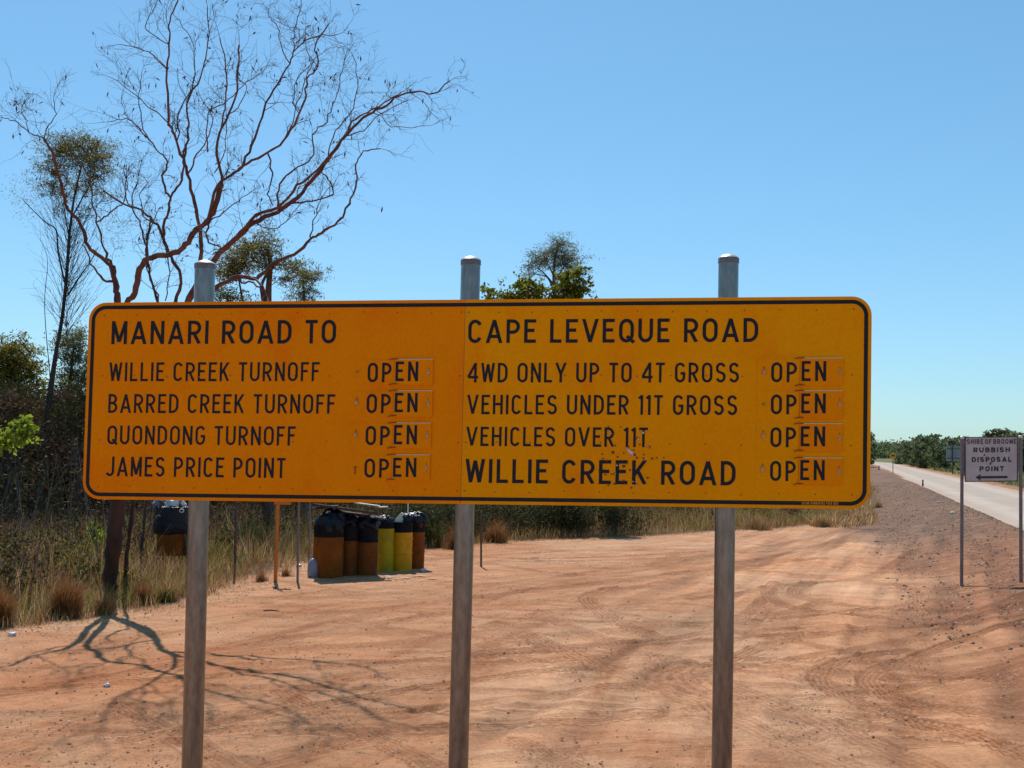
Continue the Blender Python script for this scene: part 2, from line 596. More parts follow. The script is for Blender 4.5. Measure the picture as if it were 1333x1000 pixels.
TR = []          # (polyline, width, strength)
for pts, w, sgt in [
    ([(1340, 828), (1286, 834), (1235, 842), (1190, 857), (1150, 869), (1132, 880), (1131, 890), (1160, 908), (1215, 923), (1291, 938), (1345, 950)], .24, .62),
    ([(1180, 846), (1135, 853), (1099, 862), (1070, 876), (1066, 886), (1077, 897), (1114, 913), (1190, 938), (1270, 962), (1345, 990)], .24, .55),
    ([(940, 862), (958, 857), (1013, 837), (1089, 827), (1165, 819), (1281, 814), (1340, 806)], .24, .8),
    ([(900, 780), (958, 774), (1039, 761), (1110, 757), (1150, 745), (1190, 720)], .26, .6),
    ([(800, 765), (766, 776), (770, 786), (790, 802), (811, 814), (860, 830)], .28, .6),
    ([(1010, 760), (1000, 772), (1020, 788), (1080, 800), (1160, 806)], .26, .5),
    ([(1060, 758), (1035, 768), (1050, 780), (1110, 792), (1200, 796)], .26, .5),
    ([(1165, 762), (1190, 775), (1200, 795), (1260, 806)], .24, .5),
    ([(620, 845), (690, 830), (800, 822), (900, 812), (1000, 800)], .3, .35),
    ([(650, 812), (760, 860), (880, 905), (1010, 960), (1130, 1010)], .3, .5),
    ([(700, 800), (820, 848), (960, 900), (1120, 960), (1220, 1005)], .3, .45),
    ([(420, 800), (520, 790), (700, 768), (900, 745), (1050, 715), (1130, 690)], .3, .5),
    ([(380, 780), (520, 772), (720, 752), (900, 728), (1060, 700), (1135, 680)], .3, .4),
    ([(280, 850), (480, 815), (640, 790), (860, 760), (1040, 725), (1140, 690)], .3, .4),
    ([(0, 905), (160, 880), (330, 850), (520, 838), (700, 815)], .3, .4),
    ([(0, 960), (200, 925), (420, 895), (600, 870), (800, 858)], .3, .35),
    ([(890, 868), (868, 880), (880, 895), (900, 905)], .5, .5),
    ([(1000, 985), (1120, 940), (1250, 905), (1340, 892)], .26, .35),
    ([(300, 1000), (500, 960), (760, 935), (1000, 925), (1340, 918)], .3, .3),
    ([(560, 1000), (800, 975), (1100, 965), (1340, 968)], .3, .3),
]:
    TR.append((track_px(pts), w, min(.62, sgt * 1.15)))
for k in range(58):      # fainter, older wheel marks sweeping round the turning area
    y0 = rng.uniform(8, 26); x0 = -3.5 + rng.uniform(-2, 5)
    x1 = rng.uniform(3, 8); y1 = y0 + rng.uniform(-6, 9)
    bow = rng.uniform(-3, 3)
    t = np.linspace(0, 1, 24)
    TR.append((np.stack([x0 + (x1 - x0) * t, y0 + (y1 - y0) * t + bow * np.sin(t * math.pi)], 1), .20, rng.uniform(.15, .6)))


def spaced(segs):
    out = []
    for a, b, f in segs:
        x = a
        while x < b:
            out.append(x); x += f(x)
    out.append(segs[-1][1])
    return np.array(out)


gx = spaced([(-3500, -60, lambda v: max(8, -v * .12)), (-60, -8.5, lambda v: max(.10, (-v - 7.5) * .07)), (-8.5, 11, lambda v: .034), (11, 80, lambda v: .05 + (v - 11) * .05), (80, 3500, lambda v: v * .1)])
gy = spaced([(-400, -10, lambda v: 25), (-10, 4.5, lambda v: .5), (4.5, 60, lambda v: v * .0036), (60, 300, lambda v: v * .02), (300, 9000, lambda v: v * .08)])
X, Y = np.meshgrid(gx, gy)
sh = X.shape
X = X.ravel(); Y = Y.ravel()
Z = gz(X, Y)
near = ((Y < 70) & (Y > 3) & (X > -14) & (X < 26))
xn = X[near]; yn = Y[near]
sandz = np.zeros(len(xn)); dark = np.zeros(len(xn)); tlat = np.full(len(xn), 3.0); tlen = np.zeros(len(xn)); tstr = np.zeros(len(xn))
for P, w, s_ in TR:
    lo = P.min(0) - .8; hi = P.max(0) + .8
    m = np.where((xn > lo[0]) & (xn < hi[0]) & (yn > lo[1]) & (yn < hi[1]))[0]
    if len(m) == 0:
        continue
    best = np.full(len(m), 9.0); sb = np.zeros(len(m)); side = np.zeros(len(m))
    acc = 0
    xs = xn[m]; ys = yn[m]
    for i in range(len(P) - 1):
        a = P[i]; ab = P[i + 1] - a; L = np.hypot(*ab) + 1e-9
        k = np.where((np.abs(xs - (a[0] + ab[0] / 2)) < abs(ab[0]) / 2 + .7) & (np.abs(ys - (a[1] + ab[1] / 2)) < abs(ab[1]) / 2 + .7))[0]
        t = np.clip(((xs[k] - a[0]) * ab[0] + (ys[k] - a[1]) * ab[1]) / L ** 2, 0, 1)
        dx = xs[k] - a[0] - t * ab[0]; dy = ys[k] - a[1] - t * ab[1]
        d = np.hypot(dx, dy)
        q = d < best[k]
        best[k[q]] = d[q]; sb[k[q]] = acc + t[q] * L; side[k[q]] = np.sign(ab[0] * dy - ab[1] * dx)[q]
        acc += L
    h = w / 2
    wear = .55 + .9 * (fbm(xs * 1.3, ys * 1.3, 40) - .3)
    ins = 1 - sstep(h * .90, h * 1.04, best)
    berm = np.exp(-((best - h * 1.18) / (h * .22)) ** 2)
    lug = np.sin((sb + side * best * .8) * 2 * math.pi / .11)
    tread = np.cos(best / h * math.pi * 2.5)
    sandz[m] += s_ * wear * (-.020 * ins + .020 * berm + ins * (.003 * lug + .004 * tread))
    lat = best / h * np.where(side == 0, 1, side)
    win = (best < h * 1.45) & (s_ * wear > tstr[m] * np.where(np.abs(tlat[m]) < 1.05, 1, 0))
    mw = m[win]
    tlat[mw] = lat[win]; tlen[mw] = sb[win]; tstr[mw] = (s_ * np.clip(wear, .2, 1.1))[win]
# rough lumps and crusts
lump = fbm(xn * 2.3, yn * 3.1, 21, 4)
lump2 = fbm(xn * 9, yn * 11, 27, 3)
sandz += (lump - .5) * .009 + (lump2 - .5) * .007 + np.maximum(0, lump2 - .62) * .05
on_ = road_off(xn, yn) - RW / 2
al_ = xn * RD[0] + yn * RD[1]
fur = fbm(on_ * 3.4 + al_ * .25, al_ * .22, 62, 3)
fmask = sstep(.3, .9, on_) * (1 - sstep(5.5, 8.5, on_)) * (1 - sstep(26, 40, yn))
sandz += (fur - .5) * .075 * fmask
Z[near] += sandz * (1 - sstep(30, 65, yn))
o_ = road_off(X, Y); dl = o_ - RW / 2; dr = -o_ - RW / 2
# base colours per vertex
edge_px = [(-60, 828), (0, 822), (70, 812), (150, 800), (240, 788), (300, 760), (400, 733), (560, 714), (700, 703), (820, 699), (930, 692), (1040, 686), (1092, 680), (1128, 657), (1138, 640)]
EDGE = np.array([G0(a, b)[:2] for a, b in edge_px])
EDGE = np.vstack([[EDGE[0] + np.array([-8, -2.2])], EDGE, [EDGE[-1] + np.array([6, 22])], [EDGE[-1] + np.array([38, 130])]])


def edge_dist(x, y):
    """positive = on the bush side of the edge"""
    best = np.full(x.shape, 1e9); sg = np.ones(x.shape)
    for i in range(len(EDGE) - 1):
        a = EDGE[i]; ab = EDGE[i + 1] - a; L = np.hypot(*ab)
        t = np.clip(((x - a[0]) * ab[0] + (y - a[1]) * ab[1]) / L ** 2, 0, 1)
        dx = x - a[0] - t * ab[0]; dy = y - a[1] - t * ab[1]
        d = np.hypot(dx, dy); m = d < best
        best[m] = d[m]; sg[m] = np.sign(ab[0] * dy - ab[1] * dx)[m]
    return best * sg


A = np.array
n_big = fbm(X * .30 + 3, Y * .22, 5, 4)
_w1 = fbm(X * .16, Y * .16, 14, 3) * 7
_w2 = fbm(X * .13 + 9, Y * .15, 15, 3) * 6
n_st = fbm(X * .28 + _w1, Y * .75 + X * .18 + _w2, 8, 5)       # streaks along the sweep
n_fi = fbm(X * 3.2, Y * 5.5, 12, 4)
pale = A([.475, .262, .148]); orange = A([.405, .160, .070]); tan = A([.44, .218, .112]); grav = A([.125, .078, .058]); soil = A([.11, .062, .038]); green = A([.14, .15, .06]); redsoil = A([.33, .15, .08])
C = pale[None] * np.ones((len(X), 1))
k = sstep(.42, .62, n_big)[:, None]; C = C * (1 - k) + tan * k
k = (sstep(.44, .66, n_st) * .42)[:, None]; C = C * (1 - k) + orange * k
C = C * (.80 + .40 * n_fi)[:, None]
kred = (sstep(.50, .68, fbm(X * .25 + 5, Y * .35, 77, 4)) * .55 * (1 - sstep(9, 15, Y)))[:, None]
C = C * (1 - kred) + A([.44, .15, .05]) * kred
nd = np.zeros(len(X)); nd[near] = dark
C = C * (1 - .50 * nd)[:, None]
nearl = (dl > 0) & (Y < 130)
kg = (1 - sstep(2.0 + .05 * np.clip(Y - 20, 0, 80), 3.7 + .09 * np.clip(Y - 20, 0, 80), dl + 2.0 * (fbm(X * .5, Y * .5, 33, 3) - .5))) * (dl > 0)
kg = kg * (.75 + .5 * (fbm(X * 4, Y * 4, 34, 3) - .3))
kg = np.clip(kg, 0, 1)[:, None] * sstep(2, 6, Y)[:, None]
farmix = sstep(18, 34, Y)[:, None]
grav_c = (A([.235, .10, .052]) * (1 - farmix) + grav * farmix)
C = C * (1 - kg) + grav_c * (.75 + .5 * n_fi)[:, None] * kg
ed = edge_dist(X, Y)
_beh = sstep(2, 6, Y)  # unseen ground behind the camera stays pale sand, added to bounce light onto the sign
bush = _beh * sstep(-.25, .5, ed + .8 * (fbm(X * 1.1, Y * 1.1, 44, 3) - .5)) * (dl > 1.5)
bush = bush[:, None]
C = C * (1 - bush) + soil * (.7 + .6 * n_fi)[:, None] * bush
rr = (dr > 0)
kr = sstep(1.0, 3.5, dr + 2.5 * (fbm(X * .15, Y * .1, 50, 3) - .5))[:, None] * rr[:, None]
kr = kr * np.maximum(_beh, sstep(60, 90, np.abs(Y)))[:, None]
Cr = (redsoil * _beh[:, None] + pale * (1 - _beh)[:, None]) * (.8 + .4 * n_fi)[:, None] * (1 - kr) + green * (.7 + .6 * fbm(X * .3, Y * .2, 52, 3))[:, None] * kr
C = np.where(rr[:, None], Cr, C)
fz = np.zeros(len(X)); fz[near] = (fur - .5) * fmask
C = C * (1 + .9 * fz)[:, None]
nf = np.clip(bush[:, 0] + kg[:, 0] * .8, 0, 1)
ny, nx = sh
jj, ii = np.meshgrid(np.arange(ny - 1), np.arange(nx - 1), indexing='ij')
q = (jj * nx + ii).ravel()
F = np.stack([q, q + 1, q + nx + 1, q + nx], 1)

m, n, b, out = new_mat('sand')
at_ = n.nodes.new('ShaderNodeAttribute'); at_.attribute_name = 'soil'
f1 = noise_node(n, 26, 6, .7)
f2 = noise_node(n, 140, 3, .7)
f3 = noise_node(n, 2.2, 8, .68, (.55, 1.8, 1), 'pos', .6)
c = mixc(n, 1.0, at_.outputs['Color'], ramp(n, f1, [(.3, (.70, .66, .62)), (.46, (1, 1, 1)), (.75, (1.12, 1.14, 1.14))]), 'MULTIPLY')
c = mixc(n, 1.0, c, ramp(n, f2, [(.32, (.42, .34, .30)), (.46, (1, 1, 1)), (.70, (1.15, 1.17, 1.2))]), 'MULTIPLY')
c = mixc(n, 1.0, c, ramp(n, f3, [(.32, (.84, .78, .72)), (.5, (1, 1, 1)), (.68, (1.08, 1.09, 1.10))]), 'MULTIPLY')
def mth(op, a, b_=None, clamp=False):
    q_ = n.nodes.new('ShaderNodeMath'); q_.operation = op; q_.use_clamp = clamp
    for i_, v_ in enumerate((a, b_)):
        if v_ is None: continue
        if isinstance(v_, (int, float)): q_.inputs[i_].default_value = v_
        else: n.links.new(v_, q_.inputs[i_])
    return q_.outputs[0]
ta = n.nodes.new('ShaderNodeAttribute'); ta.attribute_name = 'track'
tsx = n.nodes.new('ShaderNodeSeparateXYZ'); n.links.new(ta.outputs['Vector'], tsx.inputs[0])
lat_, len_, str_ = tsx.outputs
inside_ = mth('MULTIPLY', mth('SUBTRACT', 1.04, mth('ABSOLUTE', lat_)), 9.0, True)
ribs_ = mth('ADD', mth('MULTIPLY', mth('SINE', mth('MULTIPLY', lat_, 14.0)), .5), .5)
lugs_ = mth('ADD', mth('MULTIPLY', mth('SINE', mth('ADD', mth('MULTIPLY', len_, 78.0), mth('MULTIPLY', mth('ABSOLUTE', lat_), 3.0))), .5), .5)
pat_ = mth('ADD', .22, mth('ADD', mth('MULTIPLY', ribs_, .48), mth('MULTIPLY', lugs_, .26)))
tdark = mth('MULTIPLY', mth('MULTIPLY', inside_, pat_), mth('MULTIPLY', mth('MULTIPLY', str_, 2.0), mth('ADD', .45, f1)), True)
c = mixc(n, tdark, c, mixc(n, 1.0, c, (.52, .40, .33), 'MULTIPLY'))
fa = n.nodes.new('ShaderNodeAttribute'); fa.attribute_name = 'flow'
fm = n.nodes.new('ShaderNodeMapping'); fm.inputs['Scale'].default_value = (3.4, .16, 0)
n.links.new(fa.outputs['Vector'], fm.inputs['Vector'])
ft = n.nodes.new('ShaderNodeTexNoise'); ft.inputs['Scale'].default_value = 1.0; ft.inputs['Detail'].default_value = 6; ft.inputs['Roughness'].default_value = .72
n.links.new(fm.outputs[0], ft.inputs['Vector'])
c2_ = mixc(n, 1.0, c, ramp(n, ft.outputs['Fac'], [(.34, (.80, .68, .58)), (.47, (.98, .96, .95)), (.60, (1.05, 1.06, 1.07))]), 'MULTIPLY')
fs = n.nodes.new('ShaderNodeSeparateXYZ'); n.links.new(fa.outputs['Vector'], fs.inputs[0])
c = mixc(n, fs.outputs[2], c, c2_)
n.links.new(c, b.inputs['Base Color'])
b.inputs['Roughness'].default_value = .92
b.inputs['Specular IOR Level'].default_value = .15
add = n.nodes.new('ShaderNodeMath'); add.operation = 'MULTIPLY_ADD'
n.links.new(f1, add.inputs[0]); add.inputs[1].default_value = 1.2
n.links.new(f2, add.inputs[2])
bh = mth('SUBTRACT', add.outputs[0], mth('MULTIPLY', tdark, .8))
bh = mth('ADD', bh, mth('MULTIPLY', ft.outputs['Fac'], .25))
bump(n, b, bh, .75, .012)
M['sand'] = m
TK = np.zeros((len(X), 3)); TK[:, 0] = 3.0
TK[near] = np.stack([tlat, tlen, tstr], 1)
_th = np.arctan2(Y - 44, X - 13.5); _r = np.hypot(X - 13.5, Y - 44)
FLW = np.stack([_th * 22 + 1.6 * fbm(X * .12, Y * .12, 95, 3), _r + 3 * fbm(X * .2, Y * .2, 96, 2), np.clip(1 - nf, 0, 1)], 1)
g = fast('ground', np.stack([X, Y, Z], 1), F, M['sand'], attr={'soil': C, 'track': TK, 'flow': FLW}, smooth=True)
tag(g, kind='structure')

# ------------------------------------------------------------------ road
m, n, b, out = new_mat('bitumen')
f1 = noise_node(n, .5, 4, .6)
f2 = noise_node(n, 60, 4, .7)
at_ = n.nodes.new('ShaderNodeAttribute'); at_.attribute_name = 'soil'
c = mixc(n, 1.0, at_.outputs['Color'], ramp(n, f2, [(.3, (.82, .8, .78)), (.7, (1.12, 1.12, 1.12))]), 'MULTIPLY')
c = mixc(n, 1.0, c, ramp(n, f1, [(.3, (.9, .88, .86)), (.7, (1.06, 1.05, 1.05))]), 'MULTIPLY')
n.links.new(c, b.inputs['Base Color'])
b.inputs['Roughness'].default_value = .75
bump(n, b, f2, .4, .01)
M['road'] = m
# finer centre line near by
cl = []
for i in range(len(CL) - 1):
    for t in (np.arange(8) / 8 if i < 45 else np.arange(2) / 2):
        cl.append(CL[i] * (1 - t) + CL[i + 1] * t)
cl = np.array(cl)
tg = np.gradient(cl, axis=0); tg /= np.linalg.norm(tg, axis=1, keepdims=True)
nrm = np.stack([-tg[:, 1], tg[:, 0]], 1)
offs = np.array([-.5, -.47, -.38, -.3, -.22, -.12, 0, .12, .22, .3, .38, .47, .5]) * RW
ww = fbm(np.arange(len(cl)) * .8, np.zeros(len(cl)), 61, 3)
VV = []; CC = []
for kx, ofs in enumerate(offs):
    wob = (ww - .5) * .28 if kx in (0, len(offs) - 1) else 0
    xy = cl + nrm * (ofs + (np.sign(ofs) * wob if kx in (0, len(offs) - 1) else 0))[:, None] if kx in (0, len(offs) - 1) else cl + nrm * ofs
    z = ZR + .03 * (1 - (ofs / (RW / 2)) ** 2)
    VV.append(np.column_stack([xy, np.full(len(cl), z)]))
    base = A([.375, .305, .25]); dust = A([.43, .29, .20])
    e = abs(ofs) / (RW / 2)
    kd = .75 if e > .92 else (.5 if e > .7 else .12)
    if .15 < e < .3: kd = .3
    wheel = 1.10 if .35 < e < .65 else .92
    CC.append(np.tile((base * (1 - kd) + dust * kd) * wheel, (len(cl), 1)) * (.92 + .16 * fbm(xy[:, 0] * .6, xy[:, 1] * .6, 70 + kx, 3))[:, None])
nc = len(cl); no = len(offs)
V = np.vstack(VV); CC = np.vstack(CC)
jj, ii = np.meshgrid(np.arange(no - 1), np.arange(nc - 1), indexing='ij')
q = (jj * nc + ii).ravel()
F = np.stack([q, q + 1, q + nc + 1, q + nc], 1)
# dropped skirts at both edges
sk = []
rd = fast('road', V, F, M['road'], attr={'soil': CC}, smooth=True)
tag(rd, kind='structure')

# ================================================================== THE BIG ORANGE ROAD SIGN
SC = EYE / 1.75
sc_c = np.array([-.22616772 * SC, 5.2219309 * SC, EYE + .20301595 * SC])
ry, rz = math.radians(-.52882233), math.radians(-7.08035161)
RS = np.array((Matrix.Rotation(rz, 3, 'Z') @ Matrix.Rotation(ry, 3, 'Y')))
SN = RS @ np.array([0, -1.0, 0])              # towards the camera
SW, SH = 3.6 * SC, .9273322 * SC


def on_plane(px, py, off=0.0):
    d = ray(px, py); o = np.array([0, 0, EYE])
    pl = sc_c + SN * off
    t = np.dot(pl - o, SN) / np.dot(d, SN)
    return o + d * t


def homog(src, dst):
    Am = []
    for (x, y), (u, v) in zip(src, dst):
        Am.append([x, y, 1, 0, 0, 0, -u * x, -u * y, -u]); Am.append([0, 0, 0, x, y, 1, -v * x, -v * y, -v])
    _, _, Vt = np.linalg.svd(np.array(Am))
    return Vt[-1].reshape(3, 3)


CORN = [(116.5, 394.2), (1135, 385.8), (1132.5, 663.2), (107, 649.8)]
HR2P = homog([(0, SH), (SW, SH), (SW, 0), (0, 0)], CORN)
HP2R = np.linalg.inv(HR2P)


def hap(H, x, y):
    q = H @ np.array([x, y, 1.0]); return q[0] / q[2], q[1] / q[2]


def S(u, v, off=0.0):
    """sign coordinates (metres from lower left) -> world"""
    px, py = hap(HR2P, u, v)
    return on_plane(px, py) + SN * off


def U(px, py):
    return hap(HP2R, px, py)


# post feet: behind the panel
posts_px = [((267, 343), (250, 1000), 12.9), ((613, 338), (596.5, 1000), 12.9), ((948.5, 335.5), (939.5, 1000), 13.0)]
pb = []
for (t, b_, r) in posts_px:
    T_ = on_plane(t[0], t[1], -.10); B_ = on_plane(b_[0], b_[1], -.10)
    d = B_ - T_
    base = T_ + d * ((-.12 - T_[2]) / d[2])
    pb.append((T_, base, r / FPX * np.linalg.norm((T_ + B_) / 2 - np.array([0, 0, EYE])) * .985))
root = empty('road_sign', (pb[1][1][0], pb[1][1][1], 0), 'large orange road sign listing open roads on three steel posts', 'road sign')


def rrect(u0, v0, u1, v1, r, n=8):
    pts = []
    for (cx, cy, a0) in ((u1 - r, v1 - r, 0), (u0 + r, v1 - r, 90), (u0 + r, v0 + r, 180), (u1 - r, v0 + r, 270)):
        for i in range(n + 1):
            a = math.radians(a0 + 90 * i / n)
            pts.append((cx + r * math.cos(a), cy + r * math.sin(a)))
    return pts


SEAM = U(602.5, 530)[0]
R0 = .106
full = rrect(0, 0, SW, SH, R0)
leftp = [p for p in full if p[0] < SEAM]
rightp = [p for p in full if p[0] > SEAM]
# orders: full runs right-top corner, left-top, left-bottom, right-bottom
left_poly = [(SEAM - .0012, SH)] + leftp + [(SEAM - .0012, 0)]
rt = [p for p in rightp if p[1] > SH / 2]; rb = [p for p in rightp if p[1] < SH / 2]
right_poly = [(SEAM + .0012, 0)] + rb + rt + [(SEAM + .0012, SH)]
for poly, mm, lb in ((left_poly, 'sign_left', 'left orange panel with four road names'), (right_poly, 'sign_right', 'right orange panel with vehicle limits and shot damage')):
    mb = MB()
    n_ = len(poly)
    th = .016
    fr = [S(u, v, 0) for u, v in poly]; bk = [S(u, v, -th) for u, v in poly]
    mb.add(fr, [tuple(range(n_))], 0)
    mb.add(bk, [tuple(range(n_))[::-1]], 1)
    for i in range(n_):
        j = (i + 1) % n_
        mb.add([fr[i], fr[j], bk[j], bk[i]], [(0, 3, 2, 1)], 1)
    o = mb.build('sign_panel', [M[mm], M['alu']], root)
    o['label'] = lb
# border line
g_, t_ = .0185, .0215
mb = MB()
oo = rrect(g_, g_, SW - g_, SH - g_, R0 - g_, 10); inn = rrect(g_ + t_, g_ + t_, SW - g_ - t_, SH - g_ - t_, R0 - g_ - t_, 10)
n_ = len(oo)
for i in range(n_):
    j = (i + 1) % n_
    mb.add([S(*oo[i], .0012), S(*oo[j], .0012), S(*inn[j], .0012), S(*inn[i], .0012)], [(0, 1, 2, 3)])
mb.build('border_line', M['black'], root)
# rails behind and brackets
for v in (.22, .58, .98):
    mb = MB()
    c_ = [S(.05, v - .03, -.0165), S(SW - .05, v - .03, -.0165), S(SW - .05, v + .03, -.0165), S(.05, v + .03, -.0165)]
    d_ = [S(.05, v - .03, -.046), S(SW - .05, v - .03, -.046), S(SW - .05, v + .03, -.046), S(.05, v + .03, -.046)]
    mb.hexa(c_, d_)
    mb.build('back_rail', M['alu'], root)
for (T_, base, r) in pb:
    mb = MB()
    ax = (T_ - base) / np.linalg.norm(T_ - base)
    mb.tube([base, base + (T_ - base) * .5, T_ - ax * .012], [r, r, r], 32)
    post = mb.build('post', M['galv'], root, smooth=True)
    Rm = np.array(Vector((0, 0, 1)).rotation_difference(Vector(ax)).to_matrix())
    mb = MB()
    mb.lathe([(r * 1.01, -.012), (r * 1.05, -.010), (r * 1.05, .016), (r * 1.02, .019)], T_ - ax * .022, 32, 1, Rm)
    mb.lathe([(r * 1.04, .017), (r * .92, .026), (r * .6, .036), (r * .2, .042), (0.0001, .043)], T_ - ax * .022, 32, 0, Rm)
    mb.build('post_cap', [M['galv_cap'], M['galv_band']], post, smooth=True)

# ---------------- stroke lettering
def arc(cx, cy, rx, ry, a0, a1, n=10):
    return [(cx + rx * math.cos(math.radians(a0 + (a1 - a0) * i / n)), cy + ry * math.sin(math.radians(a0 + (a1 - a0) * i / n))) for i in range(n + 1)]


def glyph(ch, w, s):
    """list of centre lines in a box w x 1; s = stroke; inset by s/2 on every side. returns strokes [(pts, closed)]"""
    h = s / 2
    l, r, b, t = h, w - h, h, 1 - h
    mx = w / 2
    rc = min((r - l) / 2, .3)
    L = []

    def oval():
        p = arc(r - rc, t - rc * 1.15, rc, rc * 1.15, 0, 90, 7) + arc(l + rc, t - rc * 1.15, rc, rc * 1.15, 90, 180, 7) + arc(l + rc, b + rc * 1.15, rc, rc * 1.15, 180, 270, 7) + arc(r - rc, b + rc * 1.15, rc, rc * 1.15, 270, 360, 7)
        return p
    e0, e1 = 0.0, 1.0
    if ch in 'OQ':
        L.append((oval(), True))
        if ch == 'Q':
            L.append(([(mx + .02, .27), (w + .01, .0)], False))
    elif ch == 'C' or ch == 'G':
        ry_ = rc * 1.15
        p = arc(r - rc, t - ry_, rc, ry_, 22, 90, 6) + arc(l + rc, t - ry_, rc, ry_, 90, 180, 7) + arc(l + rc, b + ry_, rc, ry_, 180, 270, 7)
        if ch == 'C':
            p += arc(r - rc, b + ry_, rc, ry_, 270, 338, 6)
        else:
            p += arc(r - rc, b + ry_, rc, ry_, 270, 360, 7) + [(r, .46)]
        L.append((p, False))
        if ch == 'G':
            L.append(([(mx + .02, .46), (w, .46)], False))
    elif ch == 'D':
        q = min(.30, (w - s) * .72)
        L.append(([(l, b), (l, t)] + arc(r - q, t - q * 1.1, q, q * 1.1, 90, 0, 9) + arc(r - q, b + q * 1.1, q, q * 1.1, 0, -90, 9), True))
    elif ch in 'PRB':
        m_ = .455 if ch != 'B' else .52
        q = (t - m_) / 2
        if ch == 'B':
            L.append(([(l, m_), (l, t), (r - q - .03, t)] + arc(r - q - .03, m_ + q, q, q, 90, -90, 10), True))
            q2 = (m_ - b) / 2
            L.append(([(l, b), (l, m_), (r - q2, m_)] + arc(r - q2, b + q2, q2, q2, 90, -90, 10), True))
        else:
            L.append(([(l, m_), (l, t), (r - q, t)] + arc(r - q, m_ + q, q, q, 90, -90, 10), True))
            L.append(([(l, e0), (l, m_ + h)], False))
            if ch == 'R':
                L.append(([(mx - .02, m_), (r + .01, e0)], False))
    elif ch == 'E' or ch == 'F':
        L.append(([(l, e0), (l, e1)], False)); L.append(([(l, t), (w, t)], False)); L.append(([(l, .53), (w * .86, .53)], False))
        if ch == 'E':
            L.append(([(l, b), (w, b)], False))
    elif ch == 'H':
        L += [([(l, e0), (l, e1)], False), ([(r, e0), (r, e1)], False), ([(l, .52), (r, .52)], False)]
    elif ch == 'I':
        L.append(([(mx, e0), (mx, e1)], False))
    elif ch == '1':
        L.append(([(r, e0), (r, e1)], False)); L.append(([(r, .95), (0, .83)], False))
    elif ch == 'J':
        ry_ = rc * 1.15
        L.append(([(r, e1)] + arc(r - rc, b + ry_, rc, ry_, 0, -90, 8) + arc(l + rc, b + ry_, rc, ry_, 270, 205, 6), False))
    elif ch == 'K':
        L += [([(l, e0), (l, e1)], False), ([(r, e1), (l, .36)], False), ([(l + (r - l) * .35, .58), (r + .01, e0)], False)]
    elif ch == 'L':
        L += [([(l, e0), (l, e1)], False), ([(l, b), (w, b)], False)]
    elif ch == 'M':
        L += [([(l, e0), (l, e1)], False), ([(r, e0), (r, e1)], False), ([(l, .985), (mx, .10)], False), ([(r, .985), (mx, .10)], False)]
    elif ch == 'N':
        L += [([(l, e0), (l, e1)], False), ([(r, e0), (r, e1)], False), ([(l, .97), (r, .03)], False)]
    elif ch == 'S':
        q = (t - b) / 4
        rx = (r - l) / 2
        p = arc(mx, t - q * 1.02, rx, q, 20, 180, 11) + [(mx, .5)][:0] + arc(mx, t - q, rx, q, 180, 235, 4) + arc(mx, b + q, rx, q, 55, -160, 15)
        L.append((p, False))
    elif ch == 'T':
        L += [([(mx, e0), (mx, e1)], False), ([(0, t), (w, t)], False)]
    elif ch == 'U':
        ry_ = rc * 1.15
        L.append(([(l, e1)] + arc(l + rc, b + ry_, rc, ry_, 180, 270, 8) + arc(r - rc, b + ry_, rc, ry_, 270, 360, 8) + [(r, e1)], False))
    elif ch == 'A':
        L += [([(l - .01, e0), (mx, .975)], False), ([(r + .01, e0), (mx, .975)], False), ([(l + (mx - l) * .3, .28), (r - (r - mx) * .3, .28)], False)]
    elif ch == 'V':
        L += [([(l - .01, e1), (mx, .025)], False), ([(r + .01, e1), (mx, .025)], False)]
    elif ch == 'W':
        L += [([(l - .01, e1), (w * .27, .02)], False), ([(mx, .93), (w * .27, .02)], False), ([(mx, .93), (w * .73, .02)], False), ([(r + .01, e1), (w * .73, .02)], False)]
    elif ch == 'Y':
        L += [([(l - .01, e1), (mx, .42)], False), ([(r + .01, e1), (mx, .42)], False), ([(mx, e0), (mx, .46)], False)]
    elif ch == '4':
        L += [([(w * .74, e0), (w * .74, e1)], False), ([(0.02, .27), (w, .27)], False), ([(l - .02, .29), (w * .74, .97)], False)]
    elif ch == '9':
        L.append((arc(mx, .68, (r - l) / 2, t - .68, 0, 360, 14), True)); L.append(([(r, .68), (mx, b)], False))
    elif ch == '5':
        L.append(([(r, t), (l, t), (l, .56)] + arc(mx, .35, (r - l) / 2, .35 - b, 100, -150, 10), False))
    elif ch == '8':
        L.append((arc(mx, .74, (r - l) / 2, t - .74, 0, 360, 14), True)); L.append((arc(mx, .3, (r - l) / 2, .3 - b, 0, 360, 14), True))
    elif ch == '3':
        L.append((arc(mx, .73, (r - l) / 2, t - .73, 160, -80, 10) + arc(mx, .29, (r - l) / 2, .29 - b, 80, -160, 12), False))
    return L


GW = {'A': .71, 'B': .60, 'C': .61, 'D': .62, 'E': .52, 'F': .50, 'G': .63, 'H': .62, 'I': 0, 'J': .58, 'K': .62, 'L': .50, 'M': .72, 'N': .63, 'O': .64, 'P': .59, 'Q': .64, 'R': .60, 'S': .60, 'T': .54, 'U': .63, 'V': .70, 'W': .84, 'Y': .68, '4': .66, '1': .26, '9': .58, '5': .58, '8': .58, '3': .58}


